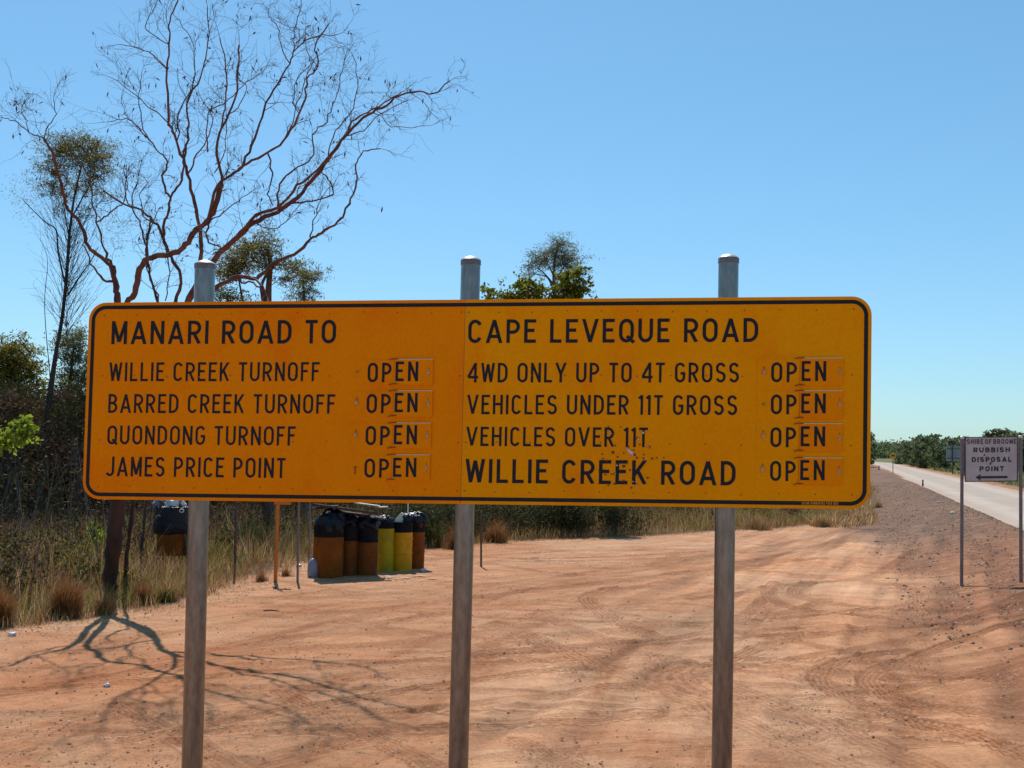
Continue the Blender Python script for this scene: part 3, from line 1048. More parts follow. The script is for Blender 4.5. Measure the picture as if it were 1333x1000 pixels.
def layout(text, width, hgt, s, gap=.19, space=.50):
    """list of (char, x, w) in cap-height units so that the line is exactly width wide"""
    tot = width / hgt
    fixed = 0; flex = 0
    for i, ch in enumerate(text):
        if ch == ' ':
            flex += space
        elif ch == 'I':
            fixed += s
        elif ch == '1':
            fixed += s * 1.7
        else:
            flex += GW[ch]
        if i < len(text) - 1 and ch != ' ' and text[i + 1] != ' ':
            flex += gap
    k = (tot - fixed) / flex
    x = 0; out_ = []
    for i, ch in enumerate(text):
        if ch == ' ':
            x += space * k
            continue
        w = s if ch == 'I' else (s * 1.7 if ch == '1' else GW[ch] * k)
        out_.append((ch, x, w)); x += w
        if i < len(text) - 1 and text[i + 1] != ' ':
            x += gap * k
    return out_


def stroke_poly(pts, closed, s):
    """mitred ribbon; returns left list, right list"""
    P = [np.array(p, float) for p in pts]
    Q = [P[0]]
    for p in P[1:]:
        if np.linalg.norm(p - Q[-1]) > 1e-4:
            Q.append(p)
    if closed and np.linalg.norm(Q[0] - Q[-1]) < 1e-4:
        Q.pop()
    n_ = len(Q); Lf = []; Rt = []
    for i in range(n_):
        a = Q[i] - Q[i - 1] if (i > 0 or closed) else Q[1] - Q[0]
        b = Q[(i + 1) % n_] - Q[i] if (i < n_ - 1 or closed) else Q[-1] - Q[-2]
        a = a / np.linalg.norm(a); b = b / np.linalg.norm(b)
        na = np.array([-a[1], a[0]]); nb = np.array([-b[1], b[0]])
        mm = na + nb; l = np.linalg.norm(mm)
        mm = na if l < 1e-6 else mm / l
        k = 1 / max(.35, np.dot(mm, na))
        Lf.append(Q[i] + mm * s / 2 * k); Rt.append(Q[i] - mm * s / 2 * k)
    return Lf, Rt


def clip_y(p):
    return (p[0], min(1.0, max(0.0, p[1])))


def letters(mb, items, x0, y0, hgt, s, mapf, off, clipq=True):
    """items from layout; mapf(u,v,off) -> world"""
    cnt = 0
    for ch, gxp, w in items:
        for (pts, closed) in glyph(ch, w, s):
            Lf, Rt = stroke_poly(pts, closed, s)
            diag = not closed and len(pts) == 2 and ch in 'AKMNRVWYQ4'
            if clipq and diag and ch not in 'Q':     # cut slanted ends level with the cap lines
                for arr in (Lf, Rt):
                    a, b = arr[0], arr[-1]
                    d = b - a
                    if abs(d[1]) > .1:
                        if pts[0][1] in (0.0, 1.0):
                            arr[0] = a + d * ((pts[0][1] - a[1]) / d[1])
                        for e in (0, -1):
                            yy = arr[e][1]
                            if yy > 1 or yy < 0:
                                tgt = 1 if yy > 1 else 0
                                arr[e] = a + d * ((tgt - a[1]) / d[1])
            o_ = off + .00012 * (cnt % 7); cnt += 1
            m_ = len(Lf); rng_ = range(m_ if closed else m_ - 1)
            W_ = [mapf(x0 + (gxp + p[0]) * hgt, y0 + p[1] * hgt, o_) for p in Lf] + [mapf(x0 + (gxp + p[0]) * hgt, y0 + p[1] * hgt, o_) for p in Rt]
            mb.add(W_, [(i, m_ + i, m_ + (i + 1) % m_, (i + 1) % m_) for i in rng_])


def sign_line(text, xl, xr, yt, yb, s=.13, gap=.19, space=.5, name='letter', mat='black', off=.0014, parent=None):
    """px of left/right ends at mid-height, top and baseline (at the left end)"""
    u0, v1 = U(xl, yt); _, v0 = U(xl, yb)
    u1, _ = U(xr, (yt + yb) / 2)
    items = layout(text, u1 - u0, v1 - v0, s, gap, space)
    if name == 'letter':
        for it in items:
            mb = MB(); letters(mb, [it], u0, v0, v1 - v0, s, S, off); mb.build('letter', M[mat], parent or root)
        return
    mb = MB(); letters(mb, items, u0, v0, v1 - v0, s, S, off)
    o = mb.build(name, M[mat], parent or root); o['kind'] = 'stuff'


lines = [
    ('MANARI ROAD TO', 146.0, 437.5, 418.2, 448.3, .145),
    ('WILLIE CREEK TURNOFF', 143, 416, 472, 496.4, .124),
    ('BARRED CREEK TURNOFF', 141.7, 436.3, 513, 537.6, .124),
    ('QUONDONG TURNOFF', 140.4, 384.8, 554, 578.5, .124),
    ('JAMES PRICE POINT', 138, 371.5, 594.4, 620, .124),
    ('CAPE LEVEQUE ROAD', 610, 987, 416.3, 446.8, .143),
    ('4WD ONLY UP TO 4T GROSS', 609.2, 962, 472.6, 498, .127),
    ('VEHICLES UNDER 11T GROSS', 608.6, 959.7, 514, 539.3, .127),
    ('VEHICLES OVER 11T', 607.5, 843.3, 555.6, 580.6, .127),
    ('WILLIE CREEK ROAD', 606.5, 957.6, 597.5, 628.4, .145),
]
for (t, a, b_, c_, d_, s_) in lines:
    sign_line(t, a, b_, c_, d_, s_, gap=.20 if s_ < .14 else .19, space=.62)


# ---------------- the OPEN plates: fixed half and hinged flap, hinges, latches
def box_uv(mb, u0, v0, u1, v1, o0, o1, m=0):
    mb.hexa([S(u0, v0, o0), S(u1, v0, o0), S(u1, v1, o0), S(u0, v1, o0)], [S(u0, v0, o1), S(u1, v0, o1), S(u1, v1, o1), S(u0, v1, o1)], m)
    return mb


def latch(u, v, kind=0):
    mb = MB()
    if kind == 0:
        mb.add([S(u, v - .022, .010), S(u + .006, v, .0075), S(u, v + .022, .010), S(u - .006, v, .0075), S(u, v, .014)],
               [(0, 1, 4), (1, 2, 4), (2, 3, 4), (3, 0, 4)], 0)
        box_uv(mb, u - .002, v + .004, u + .002, v + .030, .004, .009, 1)
        pts = [S(u + .0075 * math.cos(a), v - .002 + .0075 * math.sin(a), .0165) for a in np.linspace(0, 6.283, 12, endpoint=False)]
        mb.add(pts, [tuple(range(12))], 0)
    elif kind == 1:
        for r0, o0 in ((.008, .006),):
            pts = [S(u + r0 * math.cos(a), v + r0 * math.sin(a), o0) for a in np.linspace(0, 6.283, 12, endpoint=False)]
            mb.add(pts, [tuple(range(12))], 1)
            pts = [S(u + .004 * math.cos(a), v + .004 * math.sin(a), o0 + .002) for a in np.linspace(0, 6.283, 12, endpoint=False)]
            mb.add(pts, [tuple(range(12))], 0)
    else:
        box_uv(mb, u - .002, v - .03, u + .002, v + .008, .003, .008, 1)
        box_uv(mb, u - .008, v + .008, u + .008, v + .013, .003, .01, 1)
    return mb


rows = [  # x of O left, x of N right, cap top, baseline, flap right edge, flap top y, flap bottom y, latch kinds, flap material
    (479.2, 544.8, 472.4, 497.8, 564.3, 468.0, 501.6, 465.5, 484.0, 558.3, 485.2, 1, 'flap'),
    (477.9, 544.0, 513.0, 538.0, 563.5, 509.0, 543.0, 464.6, 524.2, 557.6, 525.5, 0, 'flap'),
    (476.5, 543.2, 554.6, 579.6, 561.8, 551.0, 584.5, 463.6, 566.5, 556.6, 567.8, 0, 'flap_red'),
    (475.0, 542.4, 597.0, 621.8, 560.5, 592.5, 626.0, 462.6, 610.5, 555.3, 609.8, 2, 'flap_red'),
    (1004.0, 1075.2, 471.8, 497.8, 1097.5, 466.5, 503.0, 994.5, 484.5, 1093.2, 484.2, 0, 'flap_red'),
    (1003.6, 1074.6, 513.7, 539.5, 1097.0, 509.0, 545.5, 994.0, 526.2, 1092.9, 526.5, 1, 'flap_red'),
    (1003.0, 1073.8, 556.2, 582.2, 1096.5, 552.0, 588.5, 993.4, 567.3, 1092.7, 570.5, 0, 'flap'),
    (1002.6, 1073.2, 600.0, 626.1, 1096.0, 596.5, 632.0, 992.4, 611.0, 1091.6, 613.8, 0, 'flap'),
]
HF = .11
for (xl, xr, yt, yb, fx, fy0, fy1, lx, ly, rx_, ry_, lk, fm) in rows:
    u0, v1 = U(xl, yt); _, v0 = U(xl, yb); u1, _ = U(xr, (yt + yb) / 2)
    items = layout('OPEN', u1 - u0, v1 - v0, .127, .26, .5)
    hg = v1 - v0
    uh = u0 + (items[1][1] + items[1][2] + items[2][1]) / 2 * hg + .004     # hinge line between P and E
    fu1, fv1 = U(fx, fy0); _, fv0 = U(fx, fy1)
    ulo = uh - (fu1 - uh)
    # fixed half
    mb = box_uv(MB(), ulo, fv0, uh - .001, fv1, .0005, .0030)
    fo = mb.build('fixed_plate', [M['sign_left' if xl < 700 else 'sign_right']], root)
    for it in items[:2]:
        mb = MB(); letters(mb, [it], u0, v0, hg, .135, S, .0044); mb.build('letter', M['black'], fo)
    # flap, lying slightly proud
    mb = box_uv(MB(), uh + .001, fv0, fu1, fv1, .0045, .0085)
    box_uv(mb, uh + .012, fv1 + .0002, fu1, fv1 + .0028, .0047, .0083, 1)  # bright metal strip added as the sunlit highlight along the flap top
    fl = mb.build('hinged_flap', [M[fm], M['alu']], root)
    for it in items[2:]:
        mb = MB(); letters(mb, [it], u0, v0 + .006, hg, .14, S, .0097); mb.build('letter', M['black'], fl)
    for vv, sl in ((fv1 + .001, .006), (fv0 + .006, .006)):
        hb = MB()
        hb.tube([S(uh - .028, vv - .004, .0125), S(uh - .005, vv + .002, .0135), S(uh + .022, vv + .001, .0135)], .0028, 6)
        hb.build('hinge', M['rust'], root)
    latch(*U(lx, ly), lk).build('latch', [M['latch'], M['rust']], root)
    latch(*U(rx_, ry_), 0).build('latch', [M['latch'], M['rust']], root)

# ---------------- rivets (small rust coloured heads), one joined part
mb = MB()


def disc(mb, u, v, r, off, m=0, n=8):
    mb.add([S(u + r * math.cos(a), v + r * math.sin(a), off) for a in np.linspace(0, 6.283, n, endpoint=False)] + [S(u, v, off + r * .4)], [(i, (i + 1) % n, n) for i in range(n)], m)


for row_v in (SH - .072, SH * .625, SH * .30, .075):
    for i in range(23):
        u = .10 + i * (SW - .2) / 22
        if abs(u - SEAM) < .1:
            continue
        disc(mb, u + random.uniform(-.006, .006), row_v + random.uniform(-.006, .006), .0045, .0018)
    for du in (-.022, .022):
        disc(mb, SEAM + du, row_v, .005, .0018)
o = mb.build('rivet', M['rustspot'], root); o['kind'] = 'stuff'

# ---------------- shot damage near WILLIE CREEK
mb = MB()
marks = [(792, 556, 1.6), (808, 556, 1.2), (796, 565, 2.0), (801, 580, 1.5), (798, 589, 2.6), (804, 595, 1.6), (812, 590, 1.3), (826, 592, 2.2), (829, 596, 1.8), (838, 597, 1.7), (849, 597, 1.8), (855, 596, 1.4), (845, 582, 2.4), (830, 571, 2.4), (837, 563, 2.4), (833, 579, 1.4), (818, 582, 1.6), (803, 605, 2.2), (812, 607, 2.5), (816, 603, 1.7), (788, 618, 1.5), (800, 617, 2.0), (796, 617.5, 1.3), (812, 626, 1.8), (828, 631, 2.2), (822, 635, 1.6), (800, 630, 1.8), (792, 632, 1.4), (843, 622, 1.8), (832, 621, 1.5), (864, 596, 1.2), (785, 597, 1.4), (784, 591, 1.4), (825, 586, 1.3), (790, 600, 1.7), (780, 612, 1.2), (838, 592, 1.4), (820, 612, 1.6)]
for (x, y, r) in marks:
    u, v = U(x, y)
    disc(mb, u, v, r * .0036, .0032, 0, 9)
o = mb.build('bullet_mark', M['rust'], root); o['kind'] = 'stuff'
mb = MB()
for (x, y, r) in [(830.5, 571.5, 1.5), (837, 563.5, 1.7), (844.5, 582, 1.2), (803, 606, 1.2), (801, 617, 1.0), (828.5, 631.5, 1.2), (795, 564.5, 1.0), (824, 627, .9), (840, 597, .9), (809, 622, .9)]:
    u, v = U(x, y); disc(mb, u, v, r * .0042, .0050, 0, 6)
a = [U(816, 584), U(820, 586), U(825, 590), U(824, 593), U(820, 591), U(817, 588)]
mb.add([S(u, v, .006 + .004 * (i % 2)) for i, (u, v) in enumerate(a)], [(0, 5, 1), (1, 5, 4), (1, 4, 2), (2, 4, 3)])
o = mb.build('torn_metal', M['torn'], root); o['kind'] = 'stuff'
mb = MB()
# scratches and dust streaks
sign_line('JASON SIGNMAKERS 9458 1883', 1043, 1091.3, 653.0, 656.8, .16, .22, .5, 'maker_lettering', 'tiny_text', .0018)

# ================================================================== RUBBISH SIGN on the right
bL = G(1251.7, 763); bR = G(1329, 757.5)
dL = bL[1]; dR = bR[1]
TL = at(1252.4, 569, dL); TRt = at(1328.6, 568, dR)
r2 = empty('rubbish_sign', ((bL + bR) / 2), 'small white rubbish disposal point sign with left arrow on two thin posts', 'sign')
for bb, tt in ((bL, TL), (bR, TRt)):
    mb = MB(); mb.tube([bb - np.array([0, 0, .1]), tt], .026, 12)
    ps = mb.build('post', M['post_grey'], r2, smooth=True)
    mb = MB(); mb.lathe([(.029, -.03), (.029, .004), (.02, .01), (.0001, .012)], tt, 12)
    mb.build('post_cap', M['galv_cap'], ps, smooth=True)
n2 = np.cross(TRt - TL, np.array([0, 0, 1.0])); n2 /= np.linalg.norm(n2)
if n2[1] > 0: n2 = -n2
pc = (bL + bR) / 2
pc = pc + n2 * .02


def on2(px, py, off=0.0):
    d = ray(px, py); o = np.array([0, 0, EYE])
    t = np.dot(pc - o, n2) / np.dot(d, n2)
    return o + d * t + n2 * off


q4 = [(1256, 627.6), (1325.2, 626.8), (1325.2, 568.4), (1256, 569)]
mb = MB(); mb.hexa([on2(*p, -.012) for p in q4], [on2(*p, 0) for p in q4])
pn = mb.build('sign_panel', M['white_sign'], r2)
fr = 1.1
q5 = [(1256 + fr, 627.6 - fr), (1325.2 - fr, 626.8 - fr), (1325.2 - fr, 568.4 + fr * .8), (1256 + fr, 569 + fr * .8)]
mb = MB()
for i in range(4):
    j = (i + 1) % 4
    mb.hexa([on2(*q4[i], .0005), on2(*q4[j], .0005), on2(*q5[j], .0005), on2(*q5[i], .0005)], [on2(*q4[i], .008), on2(*q4[j], .008), on2(*q5[j], .008), on2(*q5[i], .008)])
mb.build('frame', M['sign_frame'], r2)
H2 = homog([(0, 0), (1, 0), (1, 1), (0, 1)], q4)
H2i = np.linalg.inv(H2)


def S2(u, v, off=0.0):
    # u in px-like units across, v up
    return on2(*hap(H2, u / 69.2, v / 58.6), off)


def line2(text, xl, xr, yt, yb, s, mat='text_dark', gap=.22, space=.4):
    a = hap(H2i, xl, yb); b_ = hap(H2i, xr, (yt + yb) / 2); c_ = hap(H2i, xl, yt)
    u0, v0 = a[0] * 69.2, a[1] * 58.6; u1 = b_[0] * 69.2; v1 = c_[1] * 58.6
    mb = MB(); letters(mb, layout(text, u1 - u0, v1 - v0, s, gap, space), u0, v0, v1 - v0, s, S2, .004)
    o = mb.build('lettering', M[mat], pn); o['kind'] = 'stuff'


line2('SHIRE OF BROOME', 1258.8, 1323.2, 572.0, 578.4, .17, 'text_brown')
line2('RUBBISH', 1267.2, 1314.8, 582.8, 589.2, .24)
line2('DISPOSAL', 1265.2, 1316.8, 595.2, 601.8, .24)
line2('POINT', 1275.2, 1306.8, 607.2, 613.8, .24)
mb = MB()
arrow = [(1269.6, 621.6), (1277, 617.2), (1276.2, 620), (1311.6, 619.6), (1311.6, 622.6), (1276.2, 623), (1277, 625.8)]
mb.add([on2(*p, .004) for p in arrow], [(0, 6, 5, 2, 1), (2, 5, 4, 3)])
mb.build('arrow', M['text_dark'], pn)
mb = MB()
for (x, y) in ((1281.5, 592.5), (1290, 602.5), (1289, 604)):
    mb.add([on2(x + 1.1 * math.cos(a), y + 1.5 * math.sin(a), .0045) for a in np.linspace(0, 6.28, 7, endpoint=False)], [tuple(range(7))])
o = mb.build('rust_spot', M['rust'], pn); o['kind'] = 'stuff'

# ================================================================== far warning sign, guide posts, back of a board
b3 = G(1162.6, 619.5); d3 = b3[1]
r3 = empty('warning_sign', b3, 'yellow diamond warning sign with black animal symbol beside the bitumen road', 'road sign')
mb = MB(); mb.tube([b3 - np.array([0, 0, .3]), at(1162.1, 590.5, d3)], .035, 8); mb.build('post', M['post_grey'], r3, smooth=True)
cc = at(1162.0, 593.3, d3); hd = 4.9 / FPX * d3
mb = MB(); R45 = Matrix.Rotation(math.radians(45), 3, 'Y')
mb.box(cc + np.array([0, -.05, 0]), hd * 1.414, .02, hd * 1.414, 0, R45); dm = mb.build('diamond_panel', M['diamond'], r3)
cow = [(-.55, .05), (-.42, .22), (-.3, .16), (.45, .18), (.52, 0), (.46, -.28), (.36, -.28), (.34, -.08), (-.12, -.08), (-.16, -.3), (-.26, -.3), (-.26, -.02), (-.4, -.02)]
mb = MB(); mb.add([cc + np.array([x * hd, -.064, z * hd]) for x, z in cow], [tuple(range(len(cow)))[::-1]]); mb.build('animal_symbol', M['black'], dm)


def guide(px, py0, py1, lab, k=1):
    b4 = G(px, py1); t4 = at(px - .3, py0, b4[1])
    r4 = empty('guide_post', b4, lab, 'guide post', 'guide posts along the road edge')
    w = .055 * k
    mb = MB(); mb.box((b4 + t4) / 2 - np.array([0, 0, .05]), w * 1.05, w * .5, (t4 - b4)[2] + .1); mb.build('post', M['guide'], r4)
    mb = MB(); mb.box(t4 - np.array([0, w * .25 + .004, .13]), w * .8, .008, .12); mb.build('reflector', M['guide_white'], r4)


guide(1201.4, 624.6, 636.0, 'short dark red guide post at the near edge of the road, nearest the camera', 1.6)
guide(1144.3, 606.2, 611.6, 'tiny far guide post at the near edge of the road, left of the diamond sign', 2)

b5 = G(1240.2, 617.5); d5 = b5[1]
r5 = empty('information_board', b5, 'back of a grey slatted information board standing across the road', 'sign')
t5 = at(1240.8, 580.3, d5)
e5 = at(1255, 617.5, d5)
for xx in (b5[0], e5[0]):
    mb = MB(); mb.tube([(xx, d5, -.2), (xx, d5, t5[2] + .05)], .055, 8); mb.build('post', M['post_brown'], r5, smooth=True)
x0 = at(1232.4, 590, d5)[0]; x1 = at(1263, 590, d5)[0]
z1 = t5[2]; z0 = at(1240, 600.6, d5)[2]
for i in range(5):
    h = (z1 - z0) / 5
    mb = MB(); mb.box(((x0 + x1) / 2, d5 + .12, z0 + h * (i + .5)), x1 - x0, .04, h * .93)
    mb.build('slat', M['board_back'], r5)
for i in (0.2, .8):
    mb = MB(); mb.box(((x0 + x1) / 2, d5 + .075, z0 + (z1 - z0) * i), (x1 - x0) * .96, .05, .07)
    mb.build('rail', M['post_brown'], r5)

# ================================================================== DRUMS at the rubbish point
def drum(px0, px1, pyt, pyb, band_y, base_mat, top_mat, label, dy=0.0, ribs=True, fullr=None, tilt=0.0):
    cx = (px0 + px1) / 2
    bp = G(cx, pyb)
    Yb = bp[1] + dy
    r = fullr or (px1 - px0) / 2 / FPX * Yb
    Yc = Yb + r
    c = at(cx, pyb, Yb); c = np.array([c[0], Yc, 0]); c[2] = gz(c[0], c[1])[0] - .01
    H = at(cx, pyt, Yb)[2] - c[2]
    hb = at(cx, band_y, Yb)[2] - c[2]
    rt_ = empty('oil_drum', c, label, 'drum', 'painted oil drums in a row at the rubbish point')
    rot = np.array(Matrix.Rotation(tilt, 3, 'Y'))

    def wob(a, z):
        return 1 + .012 * math.sin(3 * a + z * 4 + cx) - .05 * math.exp(-((math.sin((a - cx) / 2)) / .16) ** 2 - ((z - .30 - .1 * math.sin(cx)) / .10) ** 2) - .035 * math.exp(-((math.sin((a + 1.7 - cx * .3) / 2)) / .2) ** 2 - ((z - .55) / .08) ** 2)

    def prof(z0, z1):
        z = [z0]
        pr = []
        ribz = [H * .36, H * .66] + ([H * .18, H * .24, H * .30, H * .42] if ribs else [])
        N = 30
        for i in range(N + 1):
            zz = z0 + (z1 - z0) * i / N
            rr = r
            for q in ribz:
                amp = .014 if q in (H * .36, H * .66) else .006
                rr += amp * math.exp(-((zz - q) / .012) ** 2)
            pr.append((rr, zz))
        return pr
    mb = MB(); mb.lathe([(r * .96, 0), (r * 1.01, .008), (r * 1.01, .022)] + prof(.024, hb), c, 28, 0, rot, wob)
    mb.build('drum_body', M[base_mat], rt_, smooth=True)
    pr = prof(hb, H - .012) + [(r * 1.025, H - .010), (r * 1.03, H), (r * .985, H), (r * .97, H - .02), (r * .96, H - .25)]
    mb = MB(); mb.lathe([(p[0] + .0012, p[1]) for p in pr], c, 28, 0, rot, wob)
    # floor of rubbish level inside
    mb.build('painted_top', M[top_mat], rt_, smooth=True)
    return c, r, H


d1 = drum(404, 443.5, 684, 752.5, 700, 'drum_orange', 'drum_black', 'leftmost and largest orange oil drum, with black top, beside the plastic jug')
d2 = drum(438, 463.5, 683, 750.0, 704.5, 'drum_brown', 'drum_black', 'brown ribbed oil drum with black top half hidden behind the leftmost drum', dy=.05)
d3_ = drum(461.5, 489, 682.8, 749.3, 706.5, 'drum_brown', 'drum_black', 'brown oil drum with a deep black band, third from the left', dy=.0)
d4 = drum(485.5, 511, 681, 745.0, 688.5, 'drum_lime', 'drum_black', 'greenish yellow oil drum with a narrow black rim, fourth from the left', dy=.10, ribs=False)
d5_ = drum(508, 534.8, 680, 743.3, 693.6, 'drum_yellow', 'drum_black', 'bright yellow oil drum with a white board sticking out of it', ribs=False)
d6 = drum(529, 551, 680, 742.8, 693, 'drum_orange', 'drum_black', 'rightmost oil drum, orange with black top, under dark shiny bags', dy=.25)


def blob(c, rx, ry, rz_, seed, n=26, m=16, crumple=.25):
    """crumpled closed bag shape"""
    V = []; F = []
    for j in range(m + 1):
        th = math.pi * j / m
        for i in range(n):
            a = 2 * math.pi * i / n
            k = 1 + crumple * (float(fbm(np.array(3.0 + 3.2 * math.cos(a) * math.sin(th) + seed), np.array(5 + 3.2 * math.sin(a) * math.sin(th) + 3 * math.cos(th)), seed, 4)) - .5) * 2
            V.append((c[0] + rx * k * math.sin(th) * math.cos(a), c[1] + ry * k * math.sin(th) * math.sin(a), c[2] + rz_ * k * math.cos(th)))
    for j in range(m):
        for i in range(n):
            k = (i + 1) % n
            F.append((j * n + i, (j + 1) * n + i, (j + 1) * n + k, j * n + k))
    mb = MB(); mb.add(V, F)
    return mb


def bag(c, rx, ry, rz_, seed, mat, name, label, cat='bag', group=None, crumple=.5, smooth=True):
    o = blob(c, rx, ry, rz_, seed, crumple=crumple).build(name, M[mat], None, smooth=False)
    for p in o.data.polygons: p.use_smooth = smooth
    tag(o, label, cat, group)
    return o


top = lambda d, dz=0: d[0] + np.array([0, 0, d[2] + dz])
bag(top(d1, .0) + np.array([.03, -.02, 0]), .235, .23, .22, 3, 'bag', 'rubbish_bag', 'bulging black bag filling the leftmost drum')
bag(top(d2, .03), .15, .15, .13, 5, 'bag', 'rubbish_bag', 'black bag in the second drum, under the dark sheets')
bag(top(d3_, .0) + np.array([0, 0, 0]), .19, .19, .14, 8, 'bag', 'rubbish_bag', 'black bag in the third drum from the left')
bag(top(d4, .02) + np.array([0, 0, 0]), .16, .16, .10, 9, 'bag', 'rubbish_bag', 'black bag in the greenish yellow drum')
bag(top(d5_, .03) + np.array([.06, .02, 0]), .11, .12, .12, 12, 'bag', 'rubbish_bag', 'dark purple grey bag behind the white board in the yellow drum')
bag(top(d6, .03) + np.array([.02, 0, 0]), .20, .18, .14, 14, 'bag', 'rubbish_bag', 'dark shiny bag heaped on the rightmost drum')
bag(top(d6, .12) + np.array([-.09, -.08, 0]), .07, .06, .045, 15, 'bag_white', 'plastic_wrapper', 'white wrapper lying on the bag of the rightmost drum', 'litter')
bag(top(d1, .20) + np.array([.0, -.12, 0]), .045, .04, .03, 16, 'bag_white', 'plastic_wrapper', 'small white wrapper on the leftmost drum bag', 'litter')
bag(top(d3_, .16) + np.array([.09, -.12, -.02]), .045, .04, .03, 17, 'bag_white', 'plastic_wrapper', 'small white wrapper on the right end of the dark sheets', 'litter')
# white board in the yellow drum
c5 = top(d5_, 0)
mb = MB()
w = .5
bp = [c5 + np.array([-.14, -.10, -.05]), c5 + np.array([.09, -.06, -.05]), c5 + np.array([.07, -.04, .10]), c5 + np.array([-.02, -.07, .17]), c5 + np.array([-.12, -.10, .05])]
mb.add(bp + [p + np.array([0, .05, 0]) for p in bp], [(0, 1, 2, 3, 4), (9, 8, 7, 6, 5)] + [(i, 5 + i, 5 + (i + 1) % 5, (i + 1) % 5) for i in range(5)])
tag(mb.build('foam_board', M['foam'], None, bevel=.004), 'broken pale foam board standing in the yellow drum', 'board')
mb = MB(); mb.tube([c5 + np.array([.09, .02, -.1]), c5 + np.array([.085, .03, .42])], .011, 8)
tag(mb.build('white_stick', M['white'], None, smooth=True), 'thin white stick standing up from the yellow drum', 'stick')
# pile of sheets across the drums
q = top(d1, 0); q2 = top(d3_, 0)
def plank(a, b, w, t, mat, label, name='wooden_sheet', cat='board'):
    a = np.array(a); b = np.array(b); d = b - a; L = np.linalg.norm(d); d /= L
    s_ = np.cross(d, (0, 0, 1)); s_ /= np.linalg.norm(s_); u = np.cross(s_, d)
    mb = MB()
    mb.hexa([a - s_ * w / 2, b - s_ * w / 2, b + s_ * w / 2, a + s_ * w / 2], [a - s_ * w / 2 + u * t, b - s_ * w / 2 + u * t * .9, b + s_ * w / 2 + u * t, a + s_ * w / 2 + u * t])
    o = mb.build(name, M[mat], None, bevel=.003)
    tag(o, label, cat); return o


p0 = at(411, 658.5, q[1] - .12); p1 = at(487, 669, q2[1] - .05)
plank(p0, p1, .42, .035, 'board', 'long dark weathered sheet lying tilted over the left drums')
plank(at(408, 663, q[1]), at(440, 660, q[1]), .3, .03, 'board', 'short dark sheet under the left end of the long one')
plank(at(447, 668, q2[1]), at(497, 676, q2[1]), .3, .03, 'board', 'dark sheet end drooping over the third drum')
plank(at(462, 655.5, q2[1] - .1), at(494, 659.5, q2[1] - .1), .12, .02, 'foam', 'pale strip of board on top of the dark sheets')
plank(at(493, 661, q2[1] - .1), at(505, 660.5, q2[1] - .1), .10, .02, 'white', 'bright white scrap at the right end of the pale strip')
plank(at(442, 663, q2[1] - .33), at(450, 667, q2[1] - .33), .03, .02, 'white', 'small white strip poking out under the dark sheets')

# plastic jug at drum 1
jb = G(406.5, 752)
Yj = jb[1] - .02
jr = 7.4 / FPX * Yj
jH = at(406, 727, Yj)[2] - jb[2]
mb = MB()
mb.lathe([(jr * .9, 0), (jr, .02), (jr * 1.02, jH * .4), (jr * .95, jH * .7), (jr * .7, jH * .9), (jr * .3, jH * .98), (.001, jH)], (jb[0], Yj + jr, jb[2]), 20)
tag(mb.build('plastic_jug', M['jug'], None, smooth=True), 'bluish plastic jug lying against the leftmost drum', 'jug')

# ---------------- hanging bin on two posts
hb_ = G(208, 745); Yh = hb_[1]
cxh = at(222, 700, Yh)
r6 = empty('hanging_bin', (cxh[0], Yh, 0), 'half drum rubbish bin lined with a black bag, hung between two dark posts', 'bin')
for (x, y, tx, ty) in ((207.0, 748, 209.5, 652), (232, 752, 234, 652)):
    a = G(x, y); a = np.array([a[0], Yh - .02 if x < 220 else Yh + .02, gz(a[0], Yh)[0] - .1])
    mb = MB(); mb.tube([a, at(tx, ty, a[1])], .024, 8); mb.build('post', M['post_brown'], r6, smooth=True)
rb_ = 20.5 / FPX * Yh
zt = at(222, 661, Yh)[2]; zb = at(222, 723.5, Yh)[2]
mb = MB(); mb.lathe([(rb_ * .97, 0), (rb_, .01), (rb_, (zt - zb) * .5), (rb_ * 1.01, (zt - zb) * .52), (rb_, zt - zb), (rb_ * .96, zt - zb), (rb_ * .95, .1)], (cxh[0], Yh + rb_ * .6, zb), 28)
mb.build('drum_body', M['drum_orange'], r6, smooth=True)


def wob2(a, z):
    return 1 + .05 * math.sin(2 * a + 1.3) + .03 * math.sin(5 * a + z * 9)


mb = MB(); hh = zt - zb
for_prof = [(rb_ * 1.03, hh * .44), (rb_ * 1.12, hh * .47), (rb_ * 1.15, hh * .6), (rb_ * 1.12, hh * .85), (rb_ * 1.10, hh + .01), (rb_ * .9, hh + .03), (rb_ * .88, hh - .1)]
mb.lathe(for_prof, (cxh[0] - .01, Yh + rb_ * .6, zb), 28, 0, None, wob2)
mb.build('bin_liner', M['bag'], r6, smooth=True)
mb = MB(); cr = at(236.5, 665, Yh - rb_ * .3)
mb.tube([cr + np.array([.035 * math.cos(a), 0, .028 * math.sin(a)]) for a in np.linspace(0, 6.283, 14)], .007, 6)
mb.build('white_ring', M['white'], r6, smooth=True)
mb = MB(); cr = at(206, 673, Yh - rb_ * .6)
mb.tube([cr + np.array([.04 * math.cos(a), 0, .025 * math.sin(a)]) for a in np.linspace(.5, 3.6, 10)], .005, 6)
mb.build('tie', M['white'], r6, smooth=True)
bag(at(228, 657, Yh + .1), .16, .14, .13, 21, 'bag_white', 'rubbish_bag', 'pale plastic bag with red print bulging out of the hanging bin')
bag(at(209, 655, Yh + .12), .12, .12, .12, 23, 'jug', 'rubbish_bag', 'bluish bag at the left of the hanging bin')

